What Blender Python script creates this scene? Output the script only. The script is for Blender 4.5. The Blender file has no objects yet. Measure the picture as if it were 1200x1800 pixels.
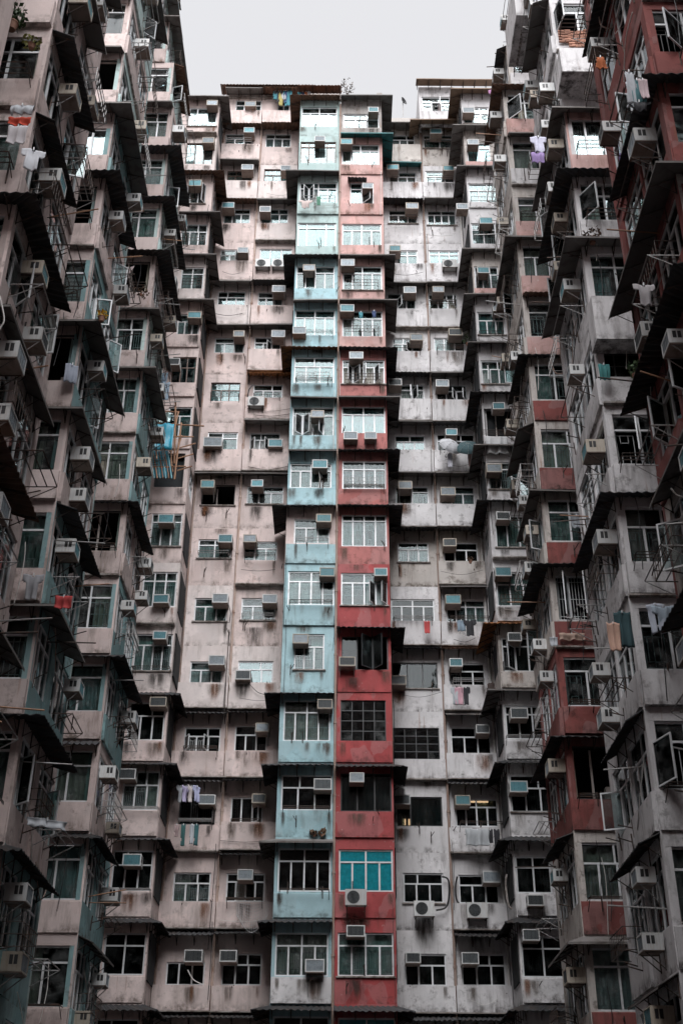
import bpy, math, random
from mathutils import Vector, Matrix
rng = random.Random(11)
sc = bpy.context.scene
col = bpy.data.collections.new("place"); sc.collection.children.link(col)
rad = math.radians

# ------------------------------------------------------------------ camera
FOC = 2081.0                       # focal length in pixels of a 1800 pixel high frame
PITCH, ROLL = rad(31), math.atan(22 / 3465.0)
CAMZ = 1.6
_c, _s = math.cos(PITCH), math.sin(PITCH)
FW = Vector((0, _c, _s)); _u = Vector((0, -_s, _c)); _r = Vector((1, 0, 0))
RT = _r * math.cos(ROLL) + _u * math.sin(ROLL)
UP = _u * math.cos(ROLL) - _r * math.sin(ROLL)
cd = bpy.data.cameras.new("camera"); cam = bpy.data.objects.new("camera", cd); col.objects.link(cam)
cd.sensor_fit = 'VERTICAL'; cd.sensor_height = 36; cd.sensor_width = 24
cd.lens = 36 * FOC / 1800; cd.clip_end = 2000; cd.clip_start = .1
m = Matrix((RT, UP, -FW)).transposed().to_4x4(); m.translation = (0, 0, CAMZ)
cam.matrix_world = m; sc.camera = cam

def ray(px, py): return FW + RT * ((px - 600) / FOC) + UP * ((900 - py) / FOC)
def at(px, py, D):                 # point of the place at distance D in front of the viewer
    v = ray(px, py); return v * (D / v.y) + Vector((0, 0, CAMZ))
def atX(px, py, X):                # point of the place on the wall plane x = X
    v = ray(px, py); return v * (X / v.x) + Vector((0, 0, CAMZ))

# ------------------------------------------------------------------ sky, sun, exposure
w = bpy.data.worlds.new("World"); sc.world = w; w.use_nodes = True
nt = w.node_tree; nt.nodes.clear()
SUN_EL, SUN_ROT = rad(49), rad(178)
sky = nt.nodes.new("ShaderNodeTexSky"); sky.sky_type = 'NISHITA'; sky.sun_disc = False
sky.sun_elevation = SUN_EL; sky.sun_rotation = SUN_ROT; sky.air_density = 1.0; sky.dust_density = 6.0; sky.ozone_density = 1.0
hs = nt.nodes.new("ShaderNodeHueSaturation"); hs.inputs['Saturation'].default_value = .25
mixs = nt.nodes.new("ShaderNodeMix"); mixs.data_type = 'RGBA'
mixs.inputs['Factor'].default_value = .82
mixs.inputs[7].default_value = (4.1, 4.1, 4.23, 1)      # even cloud deck
bg = nt.nodes.new("ShaderNodeBackground"); bg.inputs['Strength'].default_value = .06
ow = nt.nodes.new("ShaderNodeOutputWorld")
nt.links.new(sky.outputs[0], hs.inputs['Color']); nt.links.new(hs.outputs[0], mixs.inputs[6])
nt.links.new(mixs.outputs[2], bg.inputs['Color']); nt.links.new(bg.outputs[0], ow.inputs['Surface'])
sl = bpy.data.lights.new("sun", 'SUN'); sl.energy = 1.5; sl.angle = rad(55); sl.color = (.985, .985, 1.0)
so = bpy.data.objects.new("sun", sl); col.objects.link(so)
so.rotation_euler = Vector((-.02, .66, -.75)).to_track_quat('-Z', 'Y').to_euler()
so.location = (0, -20, 90)
sc.view_settings.view_transform = 'Standard'; sc.view_settings.look = 'None'
sc.view_settings.exposure = 1.86; sc.view_settings.gamma = 1.0; sc.view_settings.use_curve_mapping = False
sc.cycles.adaptive_threshold = .02; sc.cycles.max_bounces = 6; sc.cycles.diffuse_bounces = 3; sc.cycles.transparent_max_bounces = 10
sc.cycles.glossy_bounces = 2; sc.cycles.caustics_reflective = False; sc.cycles.caustics_refractive = False

# ------------------------------------------------------------------ materials
MATS = {}
def new_mat(name):
    mt = bpy.data.materials.new(name); mt.use_nodes = True; MATS[name] = mt
    n = mt.node_tree.nodes; l = mt.node_tree.links
    return mt, n, l, n['Principled BSDF']
def node(n, typ, **kw):
    x = n.new(typ)
    for k, v in kw.items(): setattr(x, k, v)
    return x
def noise(n, l, vec, scale, detail=4, rough=.6):
    x = n.new("ShaderNodeTexNoise"); x.inputs['Scale'].default_value = scale
    x.inputs['Detail'].default_value = detail; x.inputs['Roughness'].default_value = rough
    l.new(vec, x.inputs['Vector']); return x.outputs['Fac']
def ramp(n, l, fac, a, b, va=0., vb=1.):
    x = n.new("ShaderNodeMapRange"); x.interpolation_type = 'SMOOTHSTEP'
    x.inputs[1].default_value = a; x.inputs[2].default_value = b; x.inputs[3].default_value = va; x.inputs[4].default_value = vb
    l.new(fac, x.inputs[0]); return x.outputs[0]
def mul(n, l, a, b, op='MULTIPLY'):
    x = n.new("ShaderNodeMath"); x.operation = op
    for i, v in enumerate((a, b)):
        if isinstance(v, (int, float)): x.inputs[i].default_value = v
        else: l.new(v, x.inputs[i])
    x.use_clamp = True
    return x.outputs[0]
def mixc(n, l, fac, a, b, mode='MIX'):
    x = n.new("ShaderNodeMix"); x.data_type = 'RGBA'; x.blend_type = mode
    if isinstance(fac, (int, float)): x.inputs[0].default_value = fac
    else: l.new(fac, x.inputs[0])
    for i, v in ((6, a), (7, b)):
        if isinstance(v, tuple): x.inputs[i].default_value = (*v, 1)
        else: l.new(v, x.inputs[i])
    return x.outputs[2]
def coords(n, l, scale=(1, 1, 1)):
    tc = n.new("ShaderNodeTexCoord"); oi = n.new("ShaderNodeObjectInfo")
    mu = n.new("ShaderNodeMath"); mu.operation = 'MULTIPLY'; mu.inputs[1].default_value = 57.3
    l.new(oi.outputs['Random'], mu.inputs[0])
    ad = n.new("ShaderNodeVectorMath"); ad.operation = 'ADD'
    l.new(tc.outputs['Object'], ad.inputs[0]); l.new(mu.outputs[0], ad.inputs[1])
    return ad.outputs[0], tc.outputs['Object'], oi.outputs['Random']
def scaled(n, l, v, s):
    x = n.new("ShaderNodeVectorMath"); x.operation = 'MULTIPLY'; x.inputs[1].default_value = s
    l.new(v, x.inputs[0]); return x.outputs[0]

def plaster(name, base, stain=(.17, .13, .105), chip=(.62, .6, .58), wear=.5, chips=.3, var=.12, fade=.28):
    mt, n, l, b = new_mat(name)
    v, raw, rnd = coords(n, l)
    big = noise(n, l, v, .9, 3, .6)
    c = mixc(n, l, ramp(n, l, big, .38, .68), tuple(x * (1 - var) for x in base), tuple(min(x * (1 + var), .85) for x in base))
    # faded, chalky cast that differs from flat to flat
    c = mixc(n, l, ramp(n, l, rnd, 0, 1, 0, fade), c, tuple(.55 * x + .45 * .55 for x in base))
    # old repaired and repainted patches
    pt = noise(n, l, scaled(n, l, v, (1.2, 1.2, .8)), 1.1, 2, .4)
    c = mixc(n, l, mul(n, l, ramp(n, l, pt, .535, .55), .5), c, tuple(min(.8, .72 * x + .12) for x in base))
    # run-off streaks
    st = noise(n, l, scaled(n, l, v, (4.2, 4.2, .6)), 1.0, 5, .7)
    patch = noise(n, l, v, .55, 2, .5)
    s1 = mul(n, l, ramp(n, l, st, .46, .68), ramp(n, l, patch, .36, .6))
    c = mixc(n, l, mul(n, l, s1, wear * .72), c, stain)
    # mould and soot blotches
    sp = noise(n, l, v, 3.2, 6, .72)
    s2 = mul(n, l, ramp(n, l, sp, .50, .68), ramp(n, l, big, .42, .58))
    c = mixc(n, l, mul(n, l, s2, wear * .8), c, tuple(.6 * x for x in stain))
    # grime that collects along the lower edge of each storey
    sx = n.new("ShaderNodeSeparateXYZ"); l.new(raw, sx.inputs[0])
    s5 = mul(n, l, ramp(n, l, sx.outputs[2], .34, .0), ramp(n, l, mul(n, l, mul(n, l, st, .2), mul(n, l, sp, .9), 'ADD'), .44, .72))
    c = mixc(n, l, mul(n, l, s5, min(1, wear * 1.25)), c, tuple(.55 * x for x in stain))
    # rust drips
    ru = noise(n, l, scaled(n, l, v, (4.5, 4.5, .3)), 1.3, 3, .6)
    s3 = mul(n, l, ramp(n, l, ru, .66, .74), ramp(n, l, patch, .62, .45))
    c = mixc(n, l, mul(n, l, s3, .55 * wear), c, (.27, .12, .06))
    # flaked paint
    ch = noise(n, l, v, 6.5, 6, .75)
    s4 = mul(n, l, ramp(n, l, ch, .635, .655), ramp(n, l, big, .58, .46))
    c = mixc(n, l, mul(n, l, s4, chips), c, chip)
    # fine grain
    g = noise(n, l, v, 38, 2, .6)
    c = mixc(n, l, 1.0, c, mixc(n, l, g, (.86, .86, .86), (1.1, 1.1, 1.1)), 'MULTIPLY')
    l.new(c, b.inputs['Base Color']); b.inputs['Roughness'].default_value = .88
    b.inputs['Specular IOR Level'].default_value = .25
    bp = n.new("ShaderNodeBump"); bp.inputs['Strength'].default_value = .45; bp.inputs['Distance'].default_value = .03
    hh = mul(n, l, mul(n, l, sp, .6), mul(n, l, g, .25), 'ADD')
    hh = mul(n, l, hh, mul(n, l, s4, .3), 'SUBTRACT')
    l.new(hh, bp.inputs['Height']); l.new(bp.outputs[0], b.inputs['Normal'])
    return mt
def simple(name, base, rough=.6, metal=0., var=.25, scale=3., dirt=None, amt=.5, bump=.15, streak=False):
    mt, n, l, b = new_mat(name)
    v, raw, rnd = coords(n, l)
    c = mixc(n, l, rnd, tuple(x * (1 - var) for x in base), tuple(min(.9, x * (1 + var)) for x in base))
    s = noise(n, l, scaled(n, l, v, (5, 5, .7)) if streak else v, scale, 6, .65)
    c = mixc(n, l, mul(n, l, ramp(n, l, s, .45, .7), amt), c, dirt or tuple(.45 * x for x in base))
    l.new(c, b.inputs['Base Color']); b.inputs['Roughness'].default_value = rough; b.inputs['Metallic'].default_value = metal
    if bump:
        bp = n.new("ShaderNodeBump"); bp.inputs['Strength'].default_value = bump; bp.inputs['Distance'].default_value = .02
        l.new(noise(n, l, v, scale * 5, 4), bp.inputs['Height']); l.new(bp.outputs[0], b.inputs['Normal'])
    return mt

PINK = plaster('pink_plaster', (.69, .57, .545), wear=.6, chips=.25)
PINKL = plaster('pale_pink_plaster', (.72, .64, .62), wear=.55, chips=.25)
LAV = plaster('lavender_white_plaster', (.66, .645, .655), wear=.72, chips=.2, stain=(.135, .118, .115))
GREYW = plaster('grey_cream_plaster', (.52, .48, .45), wear=.9, chips=.3)
BLUE = plaster('blue_green_plaster', (.36, .55, .60), fade=.2, wear=.55, chips=.3, stain=(.13, .15, .14))
PALEB = plaster('pale_mint_plaster', (.42, .54, .53), wear=.65, chips=.3, stain=(.17, .16, .14))
RED = plaster('oxide_red_plaster', (.36, .068, .07), fade=.06, wear=.5, chips=.7, stain=(.10, .05, .045), chip=(.5, .42, .4))
SALM = plaster('faded_salmon_plaster', (.55, .34, .315), fade=.2, wear=.7, chips=.6, stain=(.2, .12, .09), chip=(.6, .5, .47))
TEALW = plaster('shaded_teal_plaster', (.20, .335, .35), wear=.7, chips=.3, fade=.12, stain=(.1, .1, .09))  # teal darkened so the shade on the wings sits in the paint colour
REDW = plaster('shaded_red_plaster', (.24, .075, .068), fade=.05, wear=.7, chips=.5, stain=(.07, .045, .04), chip=(.35, .28, .26))  # darker copy of the red, with wing shade painted into its colour
PINKW = plaster('shaded_grimy_pink_plaster', (.55, .45, .43), wear=.8, chips=.3)  # pink copy darkened for the shade on the wings, plus heavier grime
BRICK = plaster('weathered_brick_red_plaster', (.42, .155, .145), fade=.15, wear=.65, chips=.6, stain=(.13, .07, .06), chip=(.55, .45, .42))
GREYP = plaster('cement_render', (.36, .335, .32), wear=.8, chips=.2)
CONC = plaster('soffit_concrete', (.34, .31, .29), wear=.8, chips=.2)
MATS_ROOM = simple('room_dark', (.020, .023, .026), .9, var=.5, bump=0)  # near-black, cool-tinted colour stands in for the shade inside unlit rooms
SH_G = simple('grey_sheet_metal', (.145, .135, .13), .75, .0, .35, 2.5, (.06, .045, .035), .7)
SH_K = simple('black_sheet_metal', (.036, .037, .040), .75, .0, .4, 2.5, (.06, .04, .03), .6)
SH_R = simple('rusty_sheet_metal', (.16, .085, .055), .8, .0, .3, 3.5, (.055, .035, .028), .8)
SH_T = simple('teal_sheet', (.02, .16, .17), .6, .0, .2, 2.5, (.02, .06, .06), .6)
SH_O = simple('tan_sheet', (.25, .165, .11), .75, .0, .25, 3, (.14, .08, .05), .7)
SH_U = simple('orange_patched_sheet', (.30, .12, .04), .8, .0, .3, 3, (.07, .045, .035), .9)
IRON = simple('dark_rusty_iron', (.06, .05, .045), .7, .3, .4, 6, (.14, .06, .03), .6)
STEEL = simple('galvanised_steel', (.36, .36, .36), .5, .4, .25, 6, (.2, .13, .09), .5)
F_W = simple('white_aluminium', (.66, .68, .70), .45, .1, .12, 4, (.36, .35, .33), .45, .05)
F_B = simple('brown_window_frame', (.13, .085, .07), .6, .0, .25, 5)
F_K = simple('dark_window_frame', (.04, .042, .045), .5, .2, .3, 5)
GRI = simple('painted_window_bars', (.52, .55, .56), .5, .1, .25, 5, (.25, .2, .17), .4, 0)
GRK = simple('dark_window_bars', (.10, .10, .10), .6, .1, .4, 5, None, .4, 0)
CUR = [simple('white_curtain', (.66, .67, .66), .9, 0, .12, 4, None, .25, 0), simple('aqua_curtain', (.36, .47, .47), .9, 0, .2, 4, None, .3, 0),
       simple('beige_curtain', (.46, .42, .35), .9, 0, .2, 4, None, .3, 0), simple('sage_curtain', (.30, .40, .36), .9, 0, .25, 4, None, .3, 0),
       simple('mauve_curtain', (.33, .20, .34), .9, 0, .2, 14, (.55, .45, .5), .5, 0), simple('floral_curtain', (.55, .40, .40), .9, 0, .1, 16, (.28, .12, .16), .8, 0)]
AC_W = simple('aged_white_casing', (.52, .53, .53), .55, 0, .2, 4, (.34, .29, .24), .5, .08, True)
AC_Y = simple('yellowed_casing', (.38, .34, .285), .6, 0, .25, 4, (.24, .18, .13), .7, .08, True)
AC_P = simple('stained_base_pan', (.26, .205, .175), .8, 0, .25, 4, (.11, .075, .055), .7)
AC_T = simple('teal_fins', (.09, .24, .28), .5, .2, .3, 9, (.05, .12, .13), .5)
AC_G = simple('grey_fins', (.25, .29, .32), .55, .2, .3, 9, (.09, .1, .1), .5)
AC_D = simple('dark_fins', (.07, .08, .085), .6, .2, .4, 9)
BLK = simple('black_plastic', (.02, .02, .022), .5, 0, .3, 5, None, .3, 0)
PIPE = simple('rust_streaked_pipe', (.38, .29, .25), .7, .0, .25, 3, (.2, .09, .05), .8, .1, True)
WPIPE = simple('white_plastic_pipe', (.62, .61, .59), .5, 0, .1, 4, (.35, .3, .26), .5, .05, True)
BAMB = simple('bamboo', (.36, .20, .12), .6, 0, .3, 5, (.2, .11, .07), .6)
TARP = simple('blue_tarpaulin', (.03, .36, .52), .45, 0, .1, 3, (.3, .5, .55), .6)
LEAF = simple('leaf_green', (.05, .09, .035), .6, 0, .4, 5, None, .4, 0)
LEAFD = simple('dry_leaf', (.13, .08, .05), .7, 0, .4, 5, None, .4, 0)
YEL = simple('yellow_petals', (.72, .45, .03), .6, 0, .1, 5, None, .2, 0)
POT = simple('clay_pot', (.24, .12, .08), .8, 0, .3, 5)
BRK = simple('bare_brick', (.40, .20, .14), .9, 0, .35, 6, (.2, .12, .1), .6)
ASPH = simple('asphalt', (.05, .05, .052), .9, 0, .05, 6, (.08, .08, .08), .5)
def stain_mat(name, colr, amt):
    mt, n, l, b = new_mat(name)
    tc = n.new("ShaderNodeTexCoord"); sx = n.new("ShaderNodeSeparateXYZ"); l.new(tc.outputs['Generated'], sx.inputs[0])
    v, raw, rnd = coords(n, l)
    u = mul(n, l, ramp(n, l, sx.outputs[0], .0, .42), ramp(n, l, sx.outputs[0], 1., .58)); w_ = mul(n, l, ramp(n, l, sx.outputs[2], .0, .7), ramp(n, l, sx.outputs[2], 1.05, .9))
    st = noise(n, l, scaled(n, l, v, (5, 5, .8)), 1.3, 4, .6)
    a = mul(n, l, mul(n, l, u, w_), mul(n, l, ramp(n, l, st, .25, .65), amt))
    b.inputs['Base Color'].default_value = (*colr, 1); b.inputs['Roughness'].default_value = .95; b.inputs['Specular IOR Level'].default_value = .1
    l.new(a, b.inputs['Alpha']); return mt
ST_K = stain_mat('soot_stain', (.06, .052, .047), .5)
ST_R = stain_mat('rust_stain', (.24, .11, .06), .5)
ST_B = stain_mat('drip_stain', (.14, .11, .09), .42)
def stain(block, M, w_, h_, mat):
    put('wall_stain', cached(('stain', round(w_, 1), round(h_, 1)), lambda: MB().box(-round(w_, 1) / 2, round(w_, 1) / 2, -.004, -.002, -round(h_, 1), 0)), mat, block, M)
CELL = {}
CLOTH = {}
def cloth(c):
    k = tuple(c)
    if k not in CLOTH: CLOTH[k] = simple('cotton_%d' % len(CLOTH), k, .9, 0, .06, 6, None, .2, .05)
    return CLOTH[k]
def glass_mat(name, tint, base, film=None):
    mt, n, l, b = new_mat(name); n.remove(b)
    tr = n.new("ShaderNodeBsdfTransparent"); tr.inputs[0].default_value = (*tint, 1)
    gl = n.new("ShaderNodeBsdfGlossy"); gl.inputs['Roughness'].default_value = .03; gl.inputs['Color'].default_value = (.88, .92, .94, 1)
    df = n.new("ShaderNodeBsdfDiffuse"); df.inputs[0].default_value = (*((.07, .075, .075) if 'smoked' in name else (.33, .34, .34)), 1)
    fr = n.new("ShaderNodeFresnel"); fr.inputs['IOR'].default_value = 1.3
    ad = mul(n, l, fr.outputs[0], base, 'ADD')
    v, raw, rnd = coords(n, l)
    bp = n.new("ShaderNodeBump"); bp.inputs['Strength'].default_value = .12; bp.inputs['Distance'].default_value = .05
    l.new(noise(n, l, v, 1.4, 2), bp.inputs['Height']); l.new(bp.outputs[0], gl.inputs['Normal'])
    m0 = n.new("ShaderNodeMixShader"); l.new(mul(n, l, ramp(n, l, noise(n, l, v, 2.5, 5), .4, .75), .22) if not film else ramp(n, l, noise(n, l, v, 9, 4), .3, .7, .55, .8), m0.inputs[0])
    if film: df.inputs[0].default_value = (*film, 1)
    l.new(tr.outputs[0], m0.inputs[1]); l.new(df.outputs[0], m0.inputs[2])
    mx = n.new("ShaderNodeMixShader"); l.new(ad, mx.inputs[0]); l.new(m0.outputs[0], mx.inputs[1]); l.new(gl.outputs[0], mx.inputs[2])
    l.new(mx.outputs[0], n['Material Output'].inputs['Surface'])
    return mt
GL = glass_mat('window_glass', (.74, .82, .82), .0)
GLT = glass_mat('teal_film_glass', (.3, .7, .74), .01, (.015, .27, .33))
GLD = glass_mat('smoked_glass', (.30, .35, .35), .0)
GLA = glass_mat('aqua_glass', (.58, .74, .74), .03)
def emit(name, c, s):
    mt, n, l, b = new_mat(name); b.inputs['Emission Color'].default_value = (*c, 1); b.inputs['Emission Strength'].default_value = s; return mt
LAMP = emit('lit_bulb', (1, .5, .28), 2.2)

# ------------------------------------------------------------------ mesh helpers
class MB:
    def __init__(s): s.v = []; s.f = []
    def quad(s, a, b, c, d):
        i = len(s.v); s.v += [tuple(a), tuple(b), tuple(c), tuple(d)]; s.f.append((i, i + 1, i + 2, i + 3)); return s
    def box(s, x0, x1, y0, y1, z0, z1):
        i = len(s.v)
        s.v += [(x0, y0, z0), (x1, y0, z0), (x1, y1, z0), (x0, y1, z0), (x0, y0, z1), (x1, y0, z1), (x1, y1, z1), (x0, y1, z1)]
        s.f += [tuple(i + k for k in q) for q in ((0, 3, 2, 1), (4, 5, 6, 7), (0, 1, 5, 4), (1, 2, 6, 5), (2, 3, 7, 6), (3, 0, 4, 7))]
        return s
    def bar(s, p, q, r, n=5, r2=None):
        p = Vector(p); q = Vector(q); d = (q - p).normalized(); r2 = r if r2 is None else r2
        a = d.cross(Vector((0, 0, 1)) if abs(d.z) < .9 else Vector((1, 0, 0))).normalized(); b = d.cross(a)
        i = len(s.v)
        for k in range(n):
            t = 2 * math.pi * k / n; o = a * math.cos(t) + b * math.sin(t)
            s.v += [tuple(p + o * r), tuple(q + o * r2)]
        for k in range(n):
            j = (k + 1) % n; s.f.append((i + 2 * k, i + 2 * j, i + 2 * j + 1, i + 2 * k + 1))
        s.f.append(tuple(i + 2 * k for k in range(n))[::-1]); s.f.append(tuple(i + 2 * k + 1 for k in range(n)))
        return s
    def tube(s, pts, r, n=5):
        for a, b in zip(pts, pts[1:]): s.bar(a, b, r, n)
        return s
    def sheet(s, rows, th=.012):
        # rows: list of equal-length point lists; gives a closed sheet of thickness th
        nr, nc = len(rows), len(rows[0]); i = len(s.v)
        P = [[Vector(p) for p in r] for r in rows]
        nrm = (P[-1][0] - P[0][0]).cross(P[0][-1] - P[0][0])
        nrm = nrm.normalized() if nrm.length > 1e-6 else Vector((0, 0, 1))
        for off in (0, th):
            for r in P: s.v += [tuple(p + nrm * off) for p in r]
        N = nr * nc
        g = lambda k, a, b: i + k * N + a * nc + b
        for a in range(nr - 1):
            for b in range(nc - 1):
                s.f.append((g(0, a, b), g(0, a, b + 1), g(0, a + 1, b + 1), g(0, a + 1, b)))
                s.f.append((g(1, a, b), g(1, a + 1, b), g(1, a + 1, b + 1), g(1, a, b + 1)))
        for a in range(nr - 1):
            s.f.append((g(0, a, 0), g(0, a + 1, 0), g(1, a + 1, 0), g(1, a, 0)))
            s.f.append((g(0, a, nc - 1), g(1, a, nc - 1), g(1, a + 1, nc - 1), g(0, a + 1, nc - 1)))
        for b in range(nc - 1):
            s.f.append((g(0, 0, b), g(1, 0, b), g(1, 0, b + 1), g(0, 0, b + 1)))
            s.f.append((g(0, nr - 1, b), g(0, nr - 1, b + 1), g(1, nr - 1, b + 1), g(1, nr - 1, b)))
        return s
    def mesh(s, name):
        me = bpy.data.meshes.new(name); me.from_pydata(s.v, [], s.f); me.materials.append(None); me.update(); return me
CACHE = {}
def cached(key, fn):
    if key not in CACHE: CACHE[key] = fn().mesh(key[0])
    return CACHE[key]
WORLD = {}
def put(name, me, mat, parent=None, M=None, world=True, smooth=False):
    """link a mesh object; M is a world matrix (world=True) or relative to the parent"""
    if isinstance(me, MB): me = me.mesh(name)
    o = bpy.data.objects.new(name, me); col.objects.link(o)
    if mat: o.material_slots[0].link = 'OBJECT'; o.material_slots[0].material = mat
    M = M or Matrix()
    if parent:
        o.parent = parent
        if world: WORLD[o] = M; o.matrix_basis = WORLD[parent].inverted() @ M
        else: WORLD[o] = WORLD[parent] @ M; o.matrix_basis = M
    else: WORLD[o] = M; o.matrix_basis = M
    if smooth:
        for p in me.polygons: p.use_smooth = True
    return o
def thing(name, label, cat, M, group=None):
    o = bpy.data.objects.new(name, None); col.objects.link(o); o.matrix_basis = M; WORLD[o] = M
    o.empty_display_size = .2
    return tag(o, label, cat, group)
def tag(o, label, cat, group=None):
    o['label'] = label; o['category'] = cat
    if group: o['group'] = group
    return o
T = lambda x, y, z: Matrix.Translation((x, y, z))
RZ = lambda a: Matrix.Rotation(a, 4, 'Z')
q = lambda x: round(x / .05) * .05

# ------------------------------------------------------------------ facade pieces
def wall_cell(block, M, W, H, hole, mat, p=0., th=.2, panel_mat=None):
    """one storey of wall with its window opening; local x along the face, y into the building"""
    j = lambda a=.008: rng.uniform(-a, a)
    b = MB()
    if hole is None:
        b.box(0, W, 0, th, 0, H)
    else:
        x0, x1, z0, z1 = hole
        X = [0, x0, x1, W]; Z = [0, z0, z1, H]
        for i in range(3):
            for k in range(3):
                if i == 1 and k == 1: continue
                b.quad((X[i], 0, Z[k]), (X[i + 1], 0, Z[k]), (X[i + 1], 0, Z[k + 1]), (X[i], 0, Z[k + 1]))
        d = th
        b.quad((x0, 0, z0), (x1, 0, z0), (x1, d, z0), (x0, d, z0)); b.quad((x0, 0, z1), (x0, d, z1), (x1, d, z1), (x1, 0, z1))
        b.quad((x0, 0, z0), (x0, d, z0), (x0, d, z1), (x0, 0, z1)); b.quad((x1, 0, z0), (x1, 0, z1), (x1, d, z1), (x1, d, z0))
        b.quad((0, 0, 0), (0, 0, H), (0, th, H), (0, th, 0)); b.quad((W, 0, 0), (W, th, 0), (W, th, H), (W, 0, H))
        b.quad((0, 0, 0), (0, th, 0), (W, th, 0), (W, 0, 0)); b.quad((0, 0, H), (W, 0, H), (W, th, H), (0, th, H))
    o = put('wall', b, mat, block, M)
    if p > 0 and hole:
        z1 = hole[2] - .05 + j(.02); pb = MB()
        e = .02
        # a parapet box whose faces lean a little, as hand-built ones do
        v = [(e + j(), -p + j(.02), .0), (W - e + j(), -p + j(.02), .0), (W - e, -.001, 0), (e, -.001, 0),
             (e + j(), -p + j(.02), z1 + j()), (W - e + j(), -p + j(.02), z1 + j()), (W - e, -.001, z1 + .02), (e, -.001, z1 + .02)]
        pb.v = v; pb.f = [(0, 3, 2, 1), (4, 5, 6, 7), (0, 1, 5, 4), (1, 2, 6, 5), (3, 0, 4, 7)]
        put('parapet', pb, panel_mat or mat, block, M)
        if p > .2: put('drip_edge', cached(('drip', round(W, 2), round(p, 2)), lambda: MB().box(-.01, W + .01, -p - .045, -p + .1, -.045, -.003)), CONC, block, M)
    return o

LAY = {  # (transom fractions, lower fractions, transom share of the height)
    'a': ((.5, .5), (.25,) * 4, .30), 'b': ((.64, .36), (.34, .33, .33), .36), 'c': ((.36, .64), (.33, .33, .34), .36),
    'e': ((.62, .38), (.36, .27, .37), .40), 'f': ((.24, .5, .26), (.24, .5, .26), .22), 'h': ((.5, .5), (.3, .34, .36), .36),
    'i': ((), (1.,), 0), 'j': ((), (.3, .7), 0), 'n': ((.5, .5), (.5, .5), .30), 'm': ((1.,), (.5, .5), .28), 'o': ((), (.33, .34, .33), 0),
    'p': ((.25,) * 4, (.25,) * 4, .2), 's': ((.34, .33, .33), (.34, .33, .33), .26)}
def frame_mesh(wd, ht, lay, t):
    tops, bots, sh = LAY[lay]; b = MB(); d0, d1 = -.03, .03
    b.box(0, wd, d0, d1, 0, t); b.box(0, wd, d0, d1, ht - t, ht); b.box(0, t, d0, d1, t, ht - t); b.box(wd - t, wd, d0, d1, t, ht - t)
    zt = ht * (1 - sh)
    if tops:
        b.box(t, wd - t, d0 - .004, d1, zt - t * .5, zt + t * .5)
        x = 0
        for f_ in tops[:-1]: x += f_ * wd; b.box(x - t * .5, x + t * .5, d0, d1, zt + t * .5, ht - t)
    x = 0; zz = zt - t * .5 if tops else ht - t
    for f_ in bots[:-1]: x += f_ * wd; b.box(x - t * .55, x + t * .55, d0 - .002, d1, t, zz)
    return b
def grid_mesh(wd, ht, nx, nz, t):
    b = MB(); b.box(0, wd, -.02, .02, 0, t); b.box(0, wd, -.02, .02, ht - t, ht)
    for i in range(nx + 1):
        x = t / 2 + (wd - t) * i / nx; b.box(x - t / 2, x + t / 2, -.025, .025, t, ht - t)
    for k in range(1, nz): z = ht * k / nz; b.box(t, wd - t, -.018, .018, z - t / 2, z + t / 2)
    return b
def sash_mesh(wd, ht, t=.035):
    return MB().box(0, wd, -.018, .018, 0, t).box(0, wd, -.018, .018, ht - t, ht).box(0, t, -.018, .018, t, ht - t).box(wd - t, wd, -.018, .018, t, ht - t)
def pane_mesh(wd, ht): return MB().box(0, wd, -.003, .003, 0, ht)
def bars_mesh(wd, ht, style):
    b = MB(); r = .008
    def rect(x0, x1, z0, z1):
        for p_, q_ in (((x0, z0), (x1, z0)), ((x0, z1), (x1, z1)), ((x0, z0), (x0, z1)), ((x1, z0), (x1, z1))):
            b.box(min(p_[0], q_[0]) - r, max(p_[0], q_[0]) + r, -r, r, min(p_[1], q_[1]) - r, max(p_[1], q_[1]) + r)
    if style == 0:
        rect(wd * .14, wd * .86, ht * .06, ht * .94); rect(wd * .32, wd * .68, ht * .2, ht * .8)
        b.box(wd * .5 - r, wd * .5 + r, -r, r, ht * .0, ht)
        for z in (.2, .8): b.box(wd * .14, wd * .86, -r * .8, r * .8, ht * z - r * .8, ht * z + r * .8)
    elif style == 1:
        for k in range(1, 5): b.box(wd * k / 5 - r, wd * k / 5 + r, -r, r, 0, ht)
        for z in (.1, .5, .9): b.box(0, wd, -r * .8, r * .8, ht * z - r, ht * z + r)
    else:
        rect(wd * .18, wd * .82, ht * .08, ht * .92); rect(wd * .36, wd * .64, ht * .3, ht * .7)
        for x in (.36, .64): b.box(wd * x - r, wd * x + r, -r, r, ht * .08, ht * .92)
    return b
def curtain_mesh(wd, ht, seed):
    rr = random.Random(seed); n = max(6, int(wd / .045)); row0, row1, rowm = [], [], []
    ph = rr.random() * 6
    for k in range(n + 1):
        x = wd * k / n; y = .028 * math.sin(k * 1.45 + ph) + .012 * math.sin(k * .6 + ph * 2)
        row0.append((x, y * 1.3, 0)); rowm.append((x + .006 * math.sin(k * .9), y, ht * .5)); row1.append((x, y * .5, ht))
    return MB().sheet([row0, rowm, row1], .006)
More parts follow.
